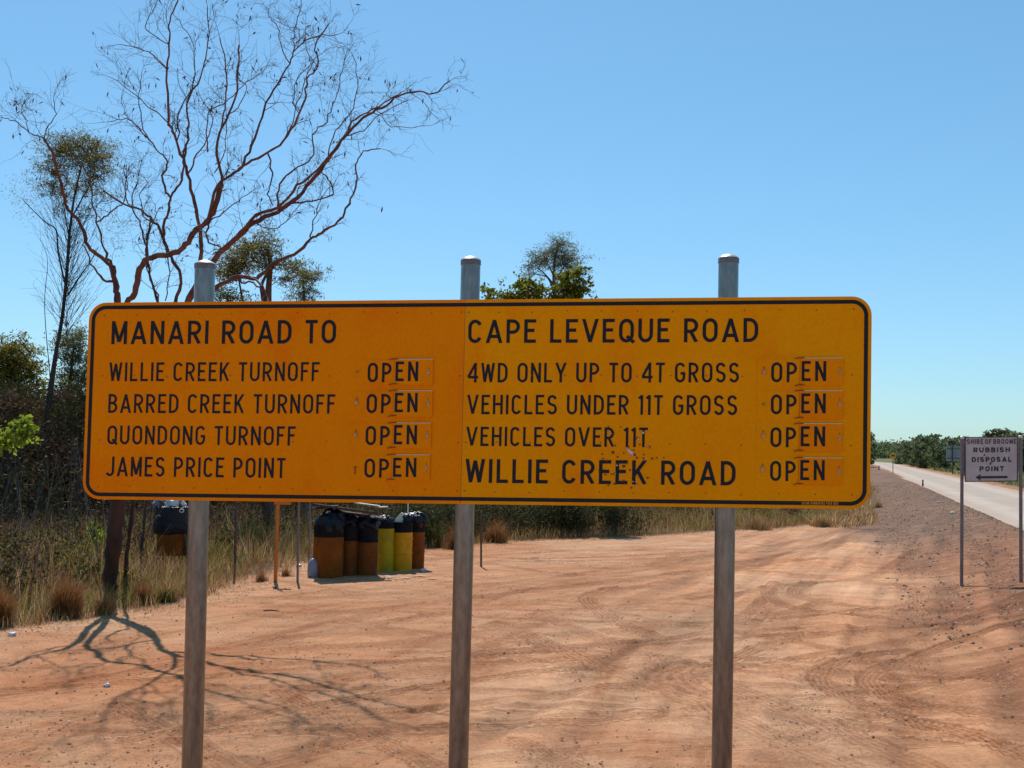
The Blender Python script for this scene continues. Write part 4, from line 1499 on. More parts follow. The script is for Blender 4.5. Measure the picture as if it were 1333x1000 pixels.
# ================================================================== thin posts near the drums
def thinpost(x0, y0, x1, y1, r, mat, label, H=None, name='fence_post', cat='post', flat=False):
    a = G(x0, y0)
    b_ = at(x1, y1, a[1])
    d = (b_ - a) / (b_ - a)[2]
    tp = a + d * (H or b_[2] - a[2])
    mb = MB()
    mb.tube([a - d * .15, a + (tp - a) * .5, tp], r, 8)
    return tag(mb.build(name, M[mat], None, smooth=True), label, cat)


a = G(358.5, 757.5)
r7 = empty('marker_post', a, 'bright orange post standing left of the drums', 'post')
tp = at(361.5, 657, a[1]); d = (tp - a) / (tp - a)[2]
mb = MB(); mb.tube([a - d * .1, a + d * 1.42], .030, 10); mb.build('post', M['post_orange'], r7, smooth=True)
mb = MB(); e = a + d * 1.32; mb.hexa([e + np.array([-.05, -.05, -.10]), e + np.array([.22, -.05, -.10]), e + np.array([.22, -.035, -.10]), e + np.array([-.05, -.035, -.10])], [e + np.array([-.05, -.05, .1]), e + np.array([.22, -.05, .1]), e + np.array([.22, -.035, .1]), e + np.array([-.05, -.035, .1])])
mb.build('plate', M['post_orange'], r7)
thinpost(387.3, 757, 389, 657, .019, 'post_grey', 'grey steel post between the orange post and the drums', 1.45)
thinpost(305.6, 752, 307.5, 657, .022, 'post_brown', 'dark rusty post among the grass left of the orange post', 1.4)
thinpost(402.5, 733, 403.5, 657, .017, 'post_grey', 'thin grey post just behind the leftmost drum', 1.4)
thinpost(626.3, 738, 626.2, 657, .018, 'post_brown', 'thin brown post just right of the middle sign post', 1.0)

# ================================================================== THE DEAD TREE (limbs traced, depth given)
base_t = G(143, 778)
Y0 = base_t[1]
mpp = Y0 / FPX
K = 2.2217
tree = empty('dead_tree', base_t, 'large bare dead tree with twisted red brown branches', 'tree')
tr_lines = []      # (name, world polyline, radii)
placed_px = []; placed_Y = []


def limb(pts, r0, r1, dy=0.0, crop=True, jit=1.0, name='branch', start=None):
    P = np.array(pts, float)
    if crop: P = P / K
    P = smooth_line(P, 4)
    P[1:-1] += rng.normal(0, .85 * jit, (len(P) - 2, 2))
    if start is None:
        if placed_px:
            A_ = np.array(placed_px); dd = np.hypot(A_[:, 0] - P[0, 0], A_[:, 1] - P[0, 1])
            i = int(dd.argmin()); ys = placed_Y[i] if dd[i] < 30 else Y0
            if dd[i] < 8: P[0] = A_[i]
        else:
            ys = Y0
    else:
        ys = start
    seg = np.concatenate([[0], np.cumsum(np.hypot(*np.diff(P, axis=0).T))])
    t = seg / seg[-1]
    YY = ys + (dy - .75) * t + .10 * np.sin(t * 9 + dy * 3) * (t)
    W_ = np.array([at(a, b, y) for (a, b), y in zip(P, YY)])
    r1 = max(r1 * 1.35, .004); rad = (r0 + (r1 - r0) * t ** .75) * (1.03 if name == 'branch' else 1.0)
    for a, y in zip(P, YY):
        placed_px.append(a); placed_Y.append(y)
    tr_lines.append((name, W_, rad))
    return W_


limb([(143, 782), (143, 765), (145, 735), (149, 700), (154, 655), (157, 632)], .100, .076, 0, False, .5, 'trunk')
limb([(164, 782), (164, 735), (169, 692), (173, 655), (180, 600), (193, 500), (201, 420), (205, 392), (198, 370), (193, 345), (190, 325), (194, 300), (196, 285)], .034, .010, .5, False, .6, 'trunk', Y0 + .15)
limb([(157, 632), (152, 580), (149, 500), (153, 400), (151, 374), (146, 347)], .045, .030, .3, False)
S1 = limb([(325, 770), (280, 735), (250, 700), (235, 650), (205, 615), (190, 590), (170, 510), (150, 440), (128, 402)], .028, .010, -.8)
limb([(325, 820), (290, 800), (262, 760), (243, 712)], .018, .006, .3)
limb([(325, 770), (300, 720), (280, 640), (265, 580), (262, 520), (240, 480), (215, 450)], .018, .004, .6)
limb([(283, 645), (310, 620), (352, 590), (368, 545), (360, 500)], .011, .003, -.4)
limb([(128, 402), (85, 385), (40, 350), (5, 340)], .008, .003, -.3)
limb([(128, 402), (135, 370), (160, 330), (155, 290)], .007, .002, .3)
limb([(85, 385), (75, 350), (60, 320), (75, 290)], .004, .002, .1)
limb([(157 * K, 632 * K), (357, 1200), (352, 960), (366, 880), (390, 848), (405, 780), (430, 750), (485, 737), (522, 725), (548, 690), (577, 658), (610, 630), (632, 560), (642, 532)], .046, .022, -.9)
limb([(157 * K, 632 * K), (420, 1200), (480, 1000), (508, 880), (522, 800), (492, 745), (478, 700), (460, 660), (432, 630), (392, 600), (350, 590), (300, 552)], .050, .008, .9)
limb([(478, 700), (475, 650), (490, 600), (492, 570), (520, 530), (530, 480), (533, 430)], .020, .009, .2)
limb([(492, 570), (475, 540), (470, 510), (487, 470), (450, 430), (400, 370), (365, 345), (320, 352)], .017, .004, .8)
limb([(157 * K, 632 * K), (470, 1200), (520, 980), (541, 880), (572, 820), (620, 752), (680, 690), (733, 645), (800, 612), (850, 580), (900, 525), (950, 462), (1000, 392), (1050, 342), (1105, 310), (1150, 278), (1200, 267), (1255, 270), (1300, 235)], .066, .005, -1.4)
limb([(680, 690), (742, 625), (800, 600), (860, 540), (920, 490), (980, 420), (1020, 355), (1062, 325), (1110, 300), (1160, 268)], .024, .005, -.9)
limb([(560, 860), (622, 832), (690, 800), (740, 803), (790, 762), (850, 737), (900, 692), (930, 672), (980, 640), (1010, 590), (1030, 530), (1030, 480), (1052, 440), (1100, 430)], .036, .005, .9)
limb([(700, 800), (740, 812), (765, 842), (758, 880)], .018, .008, .2)
limb([(690, 815), (730, 820), (770, 850), (775, 889)], .012, .008, .2)
limb([(541, 880), (575, 800), (580, 750), (578, 660), (562, 590), (545, 505), (530, 460), (502, 392), (490, 340), (482, 200), (490, 130), (490, 60), (510, 10), (515, -30)], .030, .005, -1.0)
limb([(482, 200), (440, 160), (400, 140), (355, 130)], .009, .003, -.4)
limb([(490, 130), (440, 100), (420, 70), (450, 15)], .007, .002, .3)
limb([(577, 658), (602, 630), (630, 540), (680, 500), (702, 480), (760, 450), (810, 420), (850, 360), (880, 290), (890, 230), (920, 190), (910, 130), (950, 70)], .021, .005, -.6)
limb([(692, 495), (720, 440), (750, 360), (780, 280), (830, 200), (850, 150), (900, 110), (975, 100)], .018, .004, .7)
limb([(835, 185), (810, 120), (802, 80), (775, 45)], .007, .002, .3)
limb([(850, 150), (852, 85), (872, 15)], .006, .002, -.3)
limb([(642, 532), (628, 445), (640, 370), (680, 290), (688, 200), (692, 130)], .018, .007, .6)
limb([(640, 370), (655, 290), (655, 200), (636, 110)], .010, .004, -.4)
limb([(530, 460), (547, 380), (540, 300), (580, 220), (602, 120), (600, 20)], .014, .004, .7)
limb([(545, 505), (570, 450), (605, 390), (612, 335), (590, 300)], .011, .003, -.5)
limb([(780, 445), (787, 520), (775, 562), (790, 592)], .010, .005, .2)
limb([(845, 590), (900, 580), (962, 562), (950, 520), (922, 492)], .013, .005, .4)
limb([(800, 600), (812, 530), (850, 490), (900, 460), (908, 392), (942, 350), (970, 290), (985, 220), (1000, 160)], .013, .003, .7)
limb([(895, 692), (905, 650), (920, 590), (955, 540)], .010, .003, -.3)
limb([(600, 645), (600, 695), (637, 715), (618, 735)], .013, .006, .1)
limb([(430, 750), (420, 700), (402, 640), (382, 600), (385, 560), (400, 520)], .014, .004, .7)
limb([(460, 870), (440, 820), (425, 765), (428, 690), (445, 640), (450, 600)], .014, .004, .3)
limb([(478, 870), (490, 790), (478, 700)], .008, .006, .1)
limb([(612, 640), (652, 610), (690, 580), (735, 548)], .009, .003, .4)
limb([(378, 602), (362, 545), (372, 500), (400, 500), (410, 460)], .006, .002, .2)
limb([(440, 420), (412, 360), (400, 290), (410, 220)], .009, .003, -.4)
limb([(665, 335), (700, 290), (712, 250), (690, 225)], .007, .002, .3)
limb([(620, 500), (650, 430), (655, 330)], .007, .002, -.4)
limb([(1000, 392), (1050, 380), (1100, 330), (1180, 290)], .008, .003, .5)
limb([(870, 330), (850, 300), (858, 230), (895, 190)], .007, .002, .3)
limb([(950, 462), (960, 400), (1010, 330), (1035, 250), (1020, 160)], .009, .002, -.5)
limb([(520, 400), (515, 330), (560, 240), (560, 130), (520, 60)], .009, .003, .8)
limb([(600, 440), (600, 330), (650, 300), (700, 250), (750, 215)], .008, .002, -.8)
limb([(730, 645), (790, 660), (830, 640), (870, 590)], .008, .003, .4)

# own twigs grown from the limbs
ctr_world = at(300, 350, Y0)
twigs = []
leafC = []


def grow(p, d, L, r, lvl):
    n_ = max(4, int(L / .07))
    pts = [p.copy()]
    d = d / np.linalg.norm(d)
    bend = rng.normal(size=3) * .25
    for i in range(n_):
        d = d + rng.normal(size=3) * .20 + bend * .10 + np.array([0, 0, .025])
        d /= np.linalg.norm(d)
        pts.append(pts[-1] + d * L / n_)
    pts = np.array(pts)
    twigs.append((pts, np.linspace(r, max(.0011, r * .35), len(pts))))
    if lvl > 0:
        for _ in range(rng.integers(2, 5)):
            i = rng.integers(1, len(pts))
            e = pts[i] - pts[i - 1]; e /= np.linalg.norm(e)
            s_ = rng.normal(size=3); s_ -= e * np.dot(s_, e); s_ /= np.linalg.norm(s_)
            grow(pts[i], e * .75 + s_ * .8, L * rng.uniform(.4, .75), max(.0013, r * .6), lvl - 1)
    elif rng.random() < .16:
        leafC.append(pts[-1] + np.array([0, 0, -.02]))


for q_i in range(46):
    name, W_, rad = tr_lines[int(rng.integers(3, len(tr_lines)))]
    i = int(rng.integers(len(W_) // 4, len(W_) - 2))
    if W_[i][2] < 4.6 or name == 'trunk' or rad.mean() < .010 or W_[i][0] < at(175, 300, Y0)[0]: continue
    e = W_[i + 1] - W_[i]; e /= np.linalg.norm(e)
    s_ = rng.normal(size=3); s_ -= e * np.dot(s_, e); s_ /= np.linalg.norm(s_)
    d = e * .6 + s_ * .7 + np.array([0, 0, .45]); L_ = rng.uniform(.5, 1.15); pp = [W_[i]]
    for _k in range(9):
        d = d + rng.normal(size=3) * .30 + np.array([0, 0, .05]); d /= np.linalg.norm(d); pp.append(pp[-1] + d * L_ / 9)
    r_ = min(.0105, rad[i] * .55)
    tr_lines.append(('branch', smooth_line(pp, 2), np.linspace(r_, .0035, len(smooth_line(pp, 2)))))
for name, W_, rad in tr_lines:
    if name == 'trunk' and rad[0] > .05:
        continue
    L = np.linalg.norm(np.diff(W_, axis=0), axis=1).sum()
    thin = rad.mean() < .012
    cnt = int(L * (8 if thin else 3.0))
    for _ in range(cnt):
        t = rng.random() ** .6
        i = min(len(W_) - 2, max(1, int(t * (len(W_) - 1))))
        if W_[i][2] < 4.3 or rad[i] > .034:
            continue
        e = W_[i + 1] - W_[i]; e /= np.linalg.norm(e)
        s_ = rng.normal(size=3); s_ -= e * np.dot(s_, e); s_ /= np.linalg.norm(s_)
        grow(W_[i], e * .5 + s_ * .8 + np.array([0, 0, .3]), rng.uniform(.16, .48) * (1 if rad[i] < .012 else .8), min(.0055, rad[i] * .45), 2 if rng.random() < .5 else 1)
    grow(W_[-1], W_[-1] - W_[-3], rng.uniform(.15, .35), min(.004, rad[-1]), 2)
for name, W_, rad in tr_lines:
    V, F = tube_arr(W_, rad * (1 + .08 * rng.normal(size=len(rad))), 12 if rad[0] > .03 else 8)
    fast(name, V, F, M['bark_low' if name == 'trunk' else 'bark_dead'], tree, smooth=True)
V, F = join_tubes(twigs, 3)
o = fast('twigs', V, F, M['twig'], tree); o['kind'] = 'stuff'
V, F, vr = leaves(np.array(leafC), .075, .018, 1.6)
o = fast('dead_leaves', V, F, M['leaf_dead'], tree, {'var': vr}); o['kind'] = 'stuff'
print('twigs', len(twigs), 'leaves', len(leafC))


# ================================================================== leafy trees
def leafy(name, label, base, trunk_pts, r0, crowns, nclump, nleaf, ln, wd, leaf, bark, group=None, cat='tree', clump_r=.28, droop=.3, twigr=.008, seed=None, stems=None, rt=None):
    """trunk_pts world polyline; crowns: list of (centre, (rx,ry,rz), weight)"""
    root_ = rt or empty(name, base, label, cat, group)
    tubes = []
    T_ = smooth_line(trunk_pts, 4)
    lt = [(T_, np.linspace(r0, r0 * .3, len(T_)))]
    for st in (stems or []):
        q_ = smooth_line(st[0], 4); lt.append((q_, np.linspace(st[1], st[1] * .3, len(q_))))
    allp = np.vstack([a for a, _ in lt])
    wts = np.array([c[2] for c in crowns], float); wts /= wts.sum()
    LC = []
    nclump = max(8, int(nclump * .8))
    Q = []
    for _ in range(nclump):
        k = rng.choice(len(crowns), p=wts)
        c, R_, _w = crowns[k]
        while True:
            v = rng.uniform(-1, 1, 3)
            rr_ = np.linalg.norm(v)
            if rr_ < 1.12 and rng.random() < .15 + .85 * min(1, rr_) ** 1.5:
                break
        Q.append(np.array(c) + v * np.array(R_))
    Q = np.array(Q)
    nodes = allp.copy()
    dist0 = np.array([np.linalg.norm(allp - q_, axis=1).min() for q_ in Q])
    for q_ in Q[np.argsort(dist0)]:
        low = np.maximum(0, nodes[:, 2] - (q_[2] - .25 * np.linalg.norm(nodes[:, :2] - q_[:2], axis=1)))
        s_ = nodes[(np.linalg.norm(nodes - q_, axis=1) + 1.2 * low).argmin()]
        dl_ = np.linalg.norm(q_ - s_)
        mid = (s_ + q_) / 2 + rng.normal(size=3) * .10 * dl_ + np.array([0, 0, -.08 * dl_])
        L_ = smooth_line([s_, mid, q_], 4)
        nodes = np.vstack([nodes, L_[2:]])
        tubes.append((L_, np.linspace(twigr * 1.3, twigr * .5, len(L_))))
        sz_ = rng.uniform(.45, 1.35)
        m_ = int(nleaf / nclump * sz_ ** 1.6 * 1.1) + 2
        for _k in range(4):
            e_ = q_ + rng.normal(size=3) * clump_r * sz_ * np.array([1, 1, .7])
            tubes.append((np.array([L_[-2], (L_[-1] + e_) / 2 + rng.normal(size=3) * .03, e_]), np.array([twigr * .5, twigr * .35, twigr * .2])))
            mm_ = m_ // 4 + 1
            LC.append(e_ + rng.normal(size=(mm_, 3)) * clump_r * sz_ * .48 * np.array([1, 1, .6]))
    for i, (a, b_) in enumerate(lt):
        V, F = tube_arr(a, b_, 10)
        fast('trunk', V, F, M[bark], root_, smooth=True)
    V, F = join_tubes(tubes, 3)
    o = fast('twigs', V, F, M[bark], root_); o['kind'] = 'stuff'
    V, F, vr = leaves(np.vstack(LC), ln, wd, droop)
    o = fast('crown', V, F, M[leaf], root_, {'var': vr}); o['kind'] = 'stuff'
    return root_


# tall slender tree at the far left
bA = G(52.5, 686); YA = bA[1]
tA = [at(*p, YA) for p in ((52.5, 690), (54, 640), (57, 598), (61.6, 532), (70, 475), (81, 413), (87, 355), (90, 310), (93, 283), (97, 255), (105, 220))]
sA = [([at(*p, YA + .15) for p in ((56, 640), (60, 580), (67, 520), (76, 450), (82, 413))], .035),
      ([at(*p, YA - .2) for p in ((87, 380), (76, 330), (73, 300), (60, 290), (44, 275), (28, 258))], .025),
      ([at(*p, YA + .3) for p in ((88, 385), (104, 360), (118, 340), (128, 322))], .025),
      ([at(*p, YA + .1) for p in ((92, 286), (105, 262), (118, 235), (116, 205))], .022),
      ([at(*p, YA + .1) for p in ((66, 500), (58, 400), (62, 340), (52, 310))], .012)]
m_ = YA / FPX
rA = leafy('slender_tree', 'tall slender tree at the far left with dark double trunk and olive crown', bA, tA, .07,
      [(at(100, 195, YA), (20 * m_, 20 * m_, 22 * m_), 1.5), (at(132, 215, YA), (16 * m_, 18 * m_, 16 * m_), 1.4), (at(95, 235, YA), (40 * m_, 24 * m_, 24 * m_), 1.6),
       (at(112, 262, YA), (30 * m_, 20 * m_, 24 * m_), .8), (at(60, 220, YA), (16 * m_, 14 * m_, 18 * m_), .8), (at(78, 190, YA), (16 * m_, 14 * m_, 12 * m_), .6), (at(118, 195, YA), (16 * m_, 14 * m_, 14 * m_), .7)],
      190, 11500, .085, .017, 'leaf_olive', 'bark_dark', clump_r=.17, stems=sA, twigr=.009)
tw = []
for k in range(110):
    t = rng.random()
    px = 87 + rng.normal() * 4; py = rng.uniform(290, 440)
    s_ = at(87 + (400 - py) * .03, py, YA)
    a = rng.uniform(-1.15, 1.15); L = rng.uniform(.6, 1.5)
    d = np.array([math.sin(a) * .8, rng.normal() * .5, 1.0]); d /= np.linalg.norm(d)
    q1 = s_ + d * L * .5 + rng.normal(size=3) * .05; q2 = s_ + d * L + np.array([0, 0, .1]) + rng.normal(size=3) * .1
    L_ = smooth_line([s_, q1, q2], 5); tw.append((L_, np.linspace(.008, .002, len(L_))))
    for _ in range(5):
        i = rng.integers(3, len(L_)); e = L_[i] + d * rng.uniform(.2, .6) + rng.normal(size=3) * .14
        tw.append((np.array([L_[i], (L_[i] + e) / 2 + rng.normal(size=3) * .02, e]), np.array([.0035, .0025, .0015])))
V, F = join_tubes(tw, 3); o = fast('twigs', V, F, M['bark_dark'], rA); o['kind'] = 'stuff'
LCx = np.array([at(28, 262, YA), at(45, 250, YA), at(40, 280, YA), at(20, 250, YA), at(148, 300, YA), at(160, 290, YA), at(135, 285, YA), at(150, 320, YA)])
P_ = np.vstack([c + rng.normal(size=(120, 3)) * .20 for c in LCx])
V, F, vr = leaves(P_, .08, .012, .2)
o = fast('crown', V, F, M['leaf_wispy'], rA, {'var': vr}); o['kind'] = 'stuff'

# leafy tree behind the dead tree
YB = 27.0
bB = ground_at(at(350, 700, YB)[0], YB); m_ = YB / FPX
tB = [bB] + [at(*p, YB) for p in ((349, 560), (349, 450), (349, 395), (350, 370), (352, 345), (348, 325))]
leafy('leafy_tree', 'small leafy tree seen behind the dead tree, just above the sign', bB, tB, .13,
      [(at(330, 330, YB), (24 * m_, 24 * m_, 20 * m_), 1.6), (at(302, 350, YB), (18 * m_, 20 * m_, 14 * m_), 1.0), (at(350, 320, YB), (16 * m_, 16 * m_, 16 * m_), .7), (at(372, 352, YB), (20 * m_, 18 * m_, 18 * m_), .9), (at(290, 385, YB), (16 * m_, 16 * m_, 14 * m_), .35), (at(340, 420, YB), (50 * m_, 40 * m_, 26 * m_), 1.6)],
      140, 8500, .11, .022, 'leaf_olive', 'bark_dead', clump_r=.20,
      stems=[([at(*p, YB) for p in ((349, 420), (342, 385), (341, 370), (352, 350), (365, 340))], .06), ([at(*p, YB + .3) for p in ((349, 440), (320, 400), (312, 370), (308, 345))], .04)], twigr=.013)
YB2 = 30.0; m_ = YB2 / FPX
bB2 = ground_at(at(396, 700, YB2)[0], YB2)
leafy('leafy_tree', 'wispy sapling top showing right of the leafy tree, above the sign', bB2, [bB2, at(396, 500, YB2), at(396, 400, YB2), at(395, 370, YB2), at(394, 352, YB2)], .06,
      [(at(396, 362, YB2), (9 * m_, 9 * m_, 10 * m_), 1), (at(394, 385, YB2), (16 * m_, 14 * m_, 9 * m_), 1.3), (at(396, 420, YB2), (30 * m_, 20 * m_, 20 * m_), 1)],
      60, 3600, .10, .020, 'leaf_wispy', 'bark_grey', clump_r=.15, twigr=.009)
# wispy eucalypt and broad-leaved bush above the middle of the sign
YC = 38.0; m_ = YC / FPX
bC = ground_at(at(721, 700, YC)[0], YC)
leafy('wispy_tree', 'wispy grey green tree rising above the middle of the sign', bC, [bC, at(722, 500, YC), at(722, 400, YC), at(722, 380, YC), at(721, 360, YC), at(722, 340, YC), at(726, 322, YC)], .10,
      [(at(727, 324, YC), (11 * m_, 12 * m_, 12 * m_), 1), (at(714, 338, YC), (18 * m_, 18 * m_, 12 * m_), 1.3), (at(695, 343, YC), (12 * m_, 12 * m_, 10 * m_), .8), (at(690, 356, YC), (8 * m_, 9 * m_, 7 * m_), .35), (at(738, 345, YC), (11 * m_, 14 * m_, 13 * m_), .9)],
      110, 5200, .12, .018, 'leaf_wispy', 'bark_grey', clump_r=.19,
      stems=[([at(*p, YC) for p in ((722, 372), (712, 360), (704, 352), (695, 348))], .035), ([at(*p, YC + .2) for p in ((722, 366), (731, 352), (737, 340))], .03), ([at(*p, YC + .2) for p in ((721, 360), (714, 345), (708, 332))], .03), ([at(*p, YC) for p in ((722, 380), (713, 362), (703, 358), (690, 357))], .03)], twigr=.014)
YD = 33.0; m_ = YD / FPX
bD = ground_at(at(700, 700, YD)[0], YD)
leafy('broadleaf_tree', 'broad leaved green bushy tree just above the middle of the sign', bD, [bD, at(702, 500, YD), at(704, 420, YD), at(706, 392, YD)], .09,
      [(at(636, 384, YD), (8 * m_, 9 * m_, 6 * m_), .5), (at(655, 388, YD), (12 * m_, 10 * m_, 6 * m_), .5), (at(680, 366, YD), (4 * m_, 5 * m_, 6 * m_), .3), (at(696, 378, YD), (13 * m_, 14 * m_, 10 * m_), 1.3), (at(675, 386, YD), (10 * m_, 12 * m_, 6 * m_), .7), (at(741, 370, YD), (13 * m_, 14 * m_, 16 * m_), 1.5), (at(752, 362, YD), (9 * m_, 10 * m_, 8 * m_), .6), (at(765, 372, YD), (6 * m_, 8 * m_, 6 * m_), .35), (at(730, 384, YD), (14 * m_, 10 * m_, 8 * m_), .9), (at(700, 410, YD), (60 * m_, 30 * m_, 18 * m_), 2)],
      130, 4300, .12, .07, 'leaf_broad', 'bark_dark', clump_r=.16, twigr=.012,
      stems=[([at(*p, YD) for p in ((702, 450), (740, 400), (750, 385), (757, 376))], .05), ([at(*p, YD) for p in ((702, 450), (670, 410), (645, 392))], .04)])

# left edge trees
YE = 33.0; m_ = YE / FPX
bE = ground_at(at(98, 690, YE)[0], YE)
leafy('leafy_tree', 'small leafy tree between the slender tree and the left end of the sign', bE, [bE, at(96, 600, YE), at(92, 520, YE), at(93, 480, YE), at(96, 455, YE)], .10,
      [(at(96, 452, YE), (18 * m_, 18 * m_, 20 * m_), 1.3), (at(108, 480, YE), (16 * m_, 16 * m_, 16 * m_), 1), (at(92, 510, YE), (20 * m_, 16 * m_, 24 * m_), 1.1)],
      110, 6500, .12, .026, 'leaf_wispy', 'bark_grey', clump_r=.20, twigr=.012)
YF = 31.0; m_ = YF / FPX
bF = ground_at(at(12, 700, YF)[0], YF)
leafy('leafy_tree', 'olive tree at the left edge of the view, left of the slender tree', bF, [bF, at(14, 600, YF), at(16, 520, YF), at(18, 470, YF)], .12,
      [(at(22, 468, YF), (22 * m_, 20 * m_, 18 * m_), 1.2), (at(5, 470, YF), (18 * m_, 20 * m_, 20 * m_), 1), (at(30, 505, YF), (20 * m_, 20 * m_, 22 * m_), 1.4), (at(0, 520, YF), (20 * m_, 20 * m_, 26 * m_), 1.2)],
      130, 9000, .13, .035, 'leaf_olive', 'bark_dark', clump_r=.22, twigr=.012)
# bright green hanging branch tree just outside left
YG = 16.5; m_ = YG / FPX
bG = ground_at(at(-30, 700, YG)[0], YG)
leafy('bright_green_tree', 'tree at the left edge with bright yellow green leaves hanging into view', bG, [bG, at(-30, 640, YG), at(-26, 580, YG), at(-24, 530, YG), at(-30, 480, YG)], .06,
      [(at(5, 560, YG), (30 * m_, 14 * m_, 7 * m_), 1), (at(14, 570, YG), (22 * m_, 14 * m_, 8 * m_), 1), (at(34, 553, YG), (9 * m_, 10 * m_, 9 * m_), .7), (at(28, 562, YG), (12 * m_, 10 * m_, 7 * m_), .8), (at(2, 572, YG), (8 * m_, 8 * m_, 12 * m_), .6), (at(-35, 520, YG), (26 * m_, 30 * m_, 40 * m_), 2)],
      75, 620, .075, .05, 'leaf_bright', 'bark_dark', clump_r=.07, twigr=.006)
# thin saplings round the dead tree
YH = G(124, 745)[1]; m_ = YH / FPX
bH = G(124, 745)
leafy('green_sapling', 'bright green drooping sapling left of the dead tree trunk', bH, [bH, at(124, 720, YH), at(123, 690, YH), at(125, 670, YH)], .03,
      [(at(117, 705, YH), (5 * m_, 6 * m_, 16 * m_), 1), (at(117, 725, YH), (6 * m_, 6 * m_, 12 * m_), .8), (at(130, 710, YH), (4 * m_, 6 * m_, 16 * m_), .7)], 40, 700, .09, .022, 'leaf_bright', 'bark_dark', clump_r=.05, droop=2.5, twigr=.005)
for (pts, r, lb) in [(((182, 748), (183, 726), (187, 690), (190, 655), (194, 600)), .03, 'thin leaning stem between the dead tree and the hanging bin'),
                     (((109, 690), (110, 650), (112, 600), (110, 540)), .05, 'dark slim stem just left of the lower left corner of the sign')]:
    b_ = G(*pts[0]); P_ = [at(*p, b_[1]) for p in pts]
    rt_ = empty('sapling', b_, lb, 'tree')
    q_ = smooth_line(P_, 4)
    V, F = tube_arr(q_, np.linspace(r, r * .4, len(q_)), 8); fast('trunk', V, F, M['bark_dark'], rt_, smooth=True)
    tw = []
    for _ in range(40):
        i = rng.integers(2, len(q_)); e = q_[i] + np.array([rng.normal() * .3, rng.normal() * .3, rng.uniform(.2, .8)])
        tw.append((np.array([q_[i], (q_[i] + e) / 2 + rng.normal(size=3) * .05, e]), np.array([.006, .004, .002])))
    V, F = join_tubes(tw, 3); o = fast('twigs', V, F, M['bark_dark'], rt_); o['kind'] = 'stuff'

# background trunks in the dark wood at the left: each its own tree
LB = ['thin dark tree in the shaded wood at the very left edge', 'thin dark tree in the shaded wood, left of the slender double trunk', 'crooked dark tree in the shaded wood right of the slender double trunk', 'thin dark tree in the shaded wood close to the left side of the sign', 'faint dark tree deep in the wood behind the slender double trunk', 'forked dark tree deep in the wood at the left edge']
for i, (px, py, Yd) in enumerate([(3, 690, 24), (24, 680, 28), (75, 680, 30), (104, 676, 27), (42, 670, 36), (12, 672, 34)]):
    b_ = ground_at(at(px, py, Yd)[0], Yd); m_ = Yd / FPX
    tx = px + rng.uniform(-8, 8)
    T_ = [b_, at(px + rng.uniform(-2, 2), 630, Yd), at((px + tx) / 2 + rng.uniform(-3, 3), 570, Yd), at(tx, 520, Yd)]
    leafy('wood_tree', LB[i], b_, T_, .055, [(at(tx, 545, Yd), (22 * m_, 22 * m_, 34 * m_), 1)], 45, 2600, .10, .03, 'leaf_dark' if i % 2 else 'leaf_brown', 'bark_dark', 'trees in the dark wood at the left', clump_r=.25, twigr=.012)

# ================================================================== UNDERGROWTH
EL = EDGE[:17]
segl = np.hypot(*np.diff(EL, axis=0).T)
cum = np.concatenate([[0], np.cumsum(segl)])


def edge_pts(n_, t0=0, t1=1, b_lo=0., b_hi=1., power=1.0, vis=None):
    t = rng.uniform(t0, t1, n_) * cum[-1]
    i = np.clip(np.searchsorted(cum, t) - 1, 0, len(segl) - 1)
    f = (t - cum[i]) / segl[i]
    P = EL[i] + (EL[i + 1] - EL[i]) * f[:, None]
    d = (EL[i + 1] - EL[i]) / segl[i][:, None]
    nrm_ = np.stack([-d[:, 1], d[:, 0]], 1) * .6 + np.array([-.25, .9]) * .4
    nrm_ /= np.linalg.norm(nrm_, axis=1, keepdims=True)
    b_ = b_lo + (b_hi - b_lo) * rng.random(n_) ** power
    return P + nrm_ * b_[:, None], b_, t


def with_z(P):
    return np.column_stack([P, gz(P[:, 0], P[:, 1])])


def clumpy(P, sc, thr, seed):
    return fbm(P[:, 0] * sc, P[:, 1] * sc, seed, 3) > thr


def stuff(name, V, F, mat, vr, lab=None, cat=None):
    o = fast(name, V, F, M[mat], None, {'var': vr}); o['kind'] = 'stuff'
    if lab: o['label'] = lab
    if cat: o['category'] = cat
    return o


# short dry fringe + litter
P, b_, t = edge_pts(26000, 0, 1, -.35, 1.6, 1.2)
k = clumpy(P, 1.4, .40, 81); P = P[k]; b_ = b_[k]
h = np.clip(.05 + .16 * (b_ + .3), .03, .32) * rng.uniform(.5, 1.3, len(P))
V, F, vr = blades(with_z(P), h, .007, 1.0, .6)
stuff('dry_grass_fringe', V, F, 'grass_dry', vr, 'short dry grass fringe along the edge of the red dirt', 'grass')
P, b_, t = edge_pts(9000, 0, 1, -.7, 1.2, 1.0)
q_ = with_z(P) + np.array([0, 0, .012])
V, F, vr = leaves(q_, .05, .022, 0); V[:, 2] = np.maximum(V[:, 2] * .35 + np.repeat(q_[:, 2], 4) * .65, np.repeat(q_[:, 2], 4) - .008)
stuff('leaf_litter', V, F, 'litter', vr, 'pale fallen leaves and bark along the grass edge', 'leaf litter')
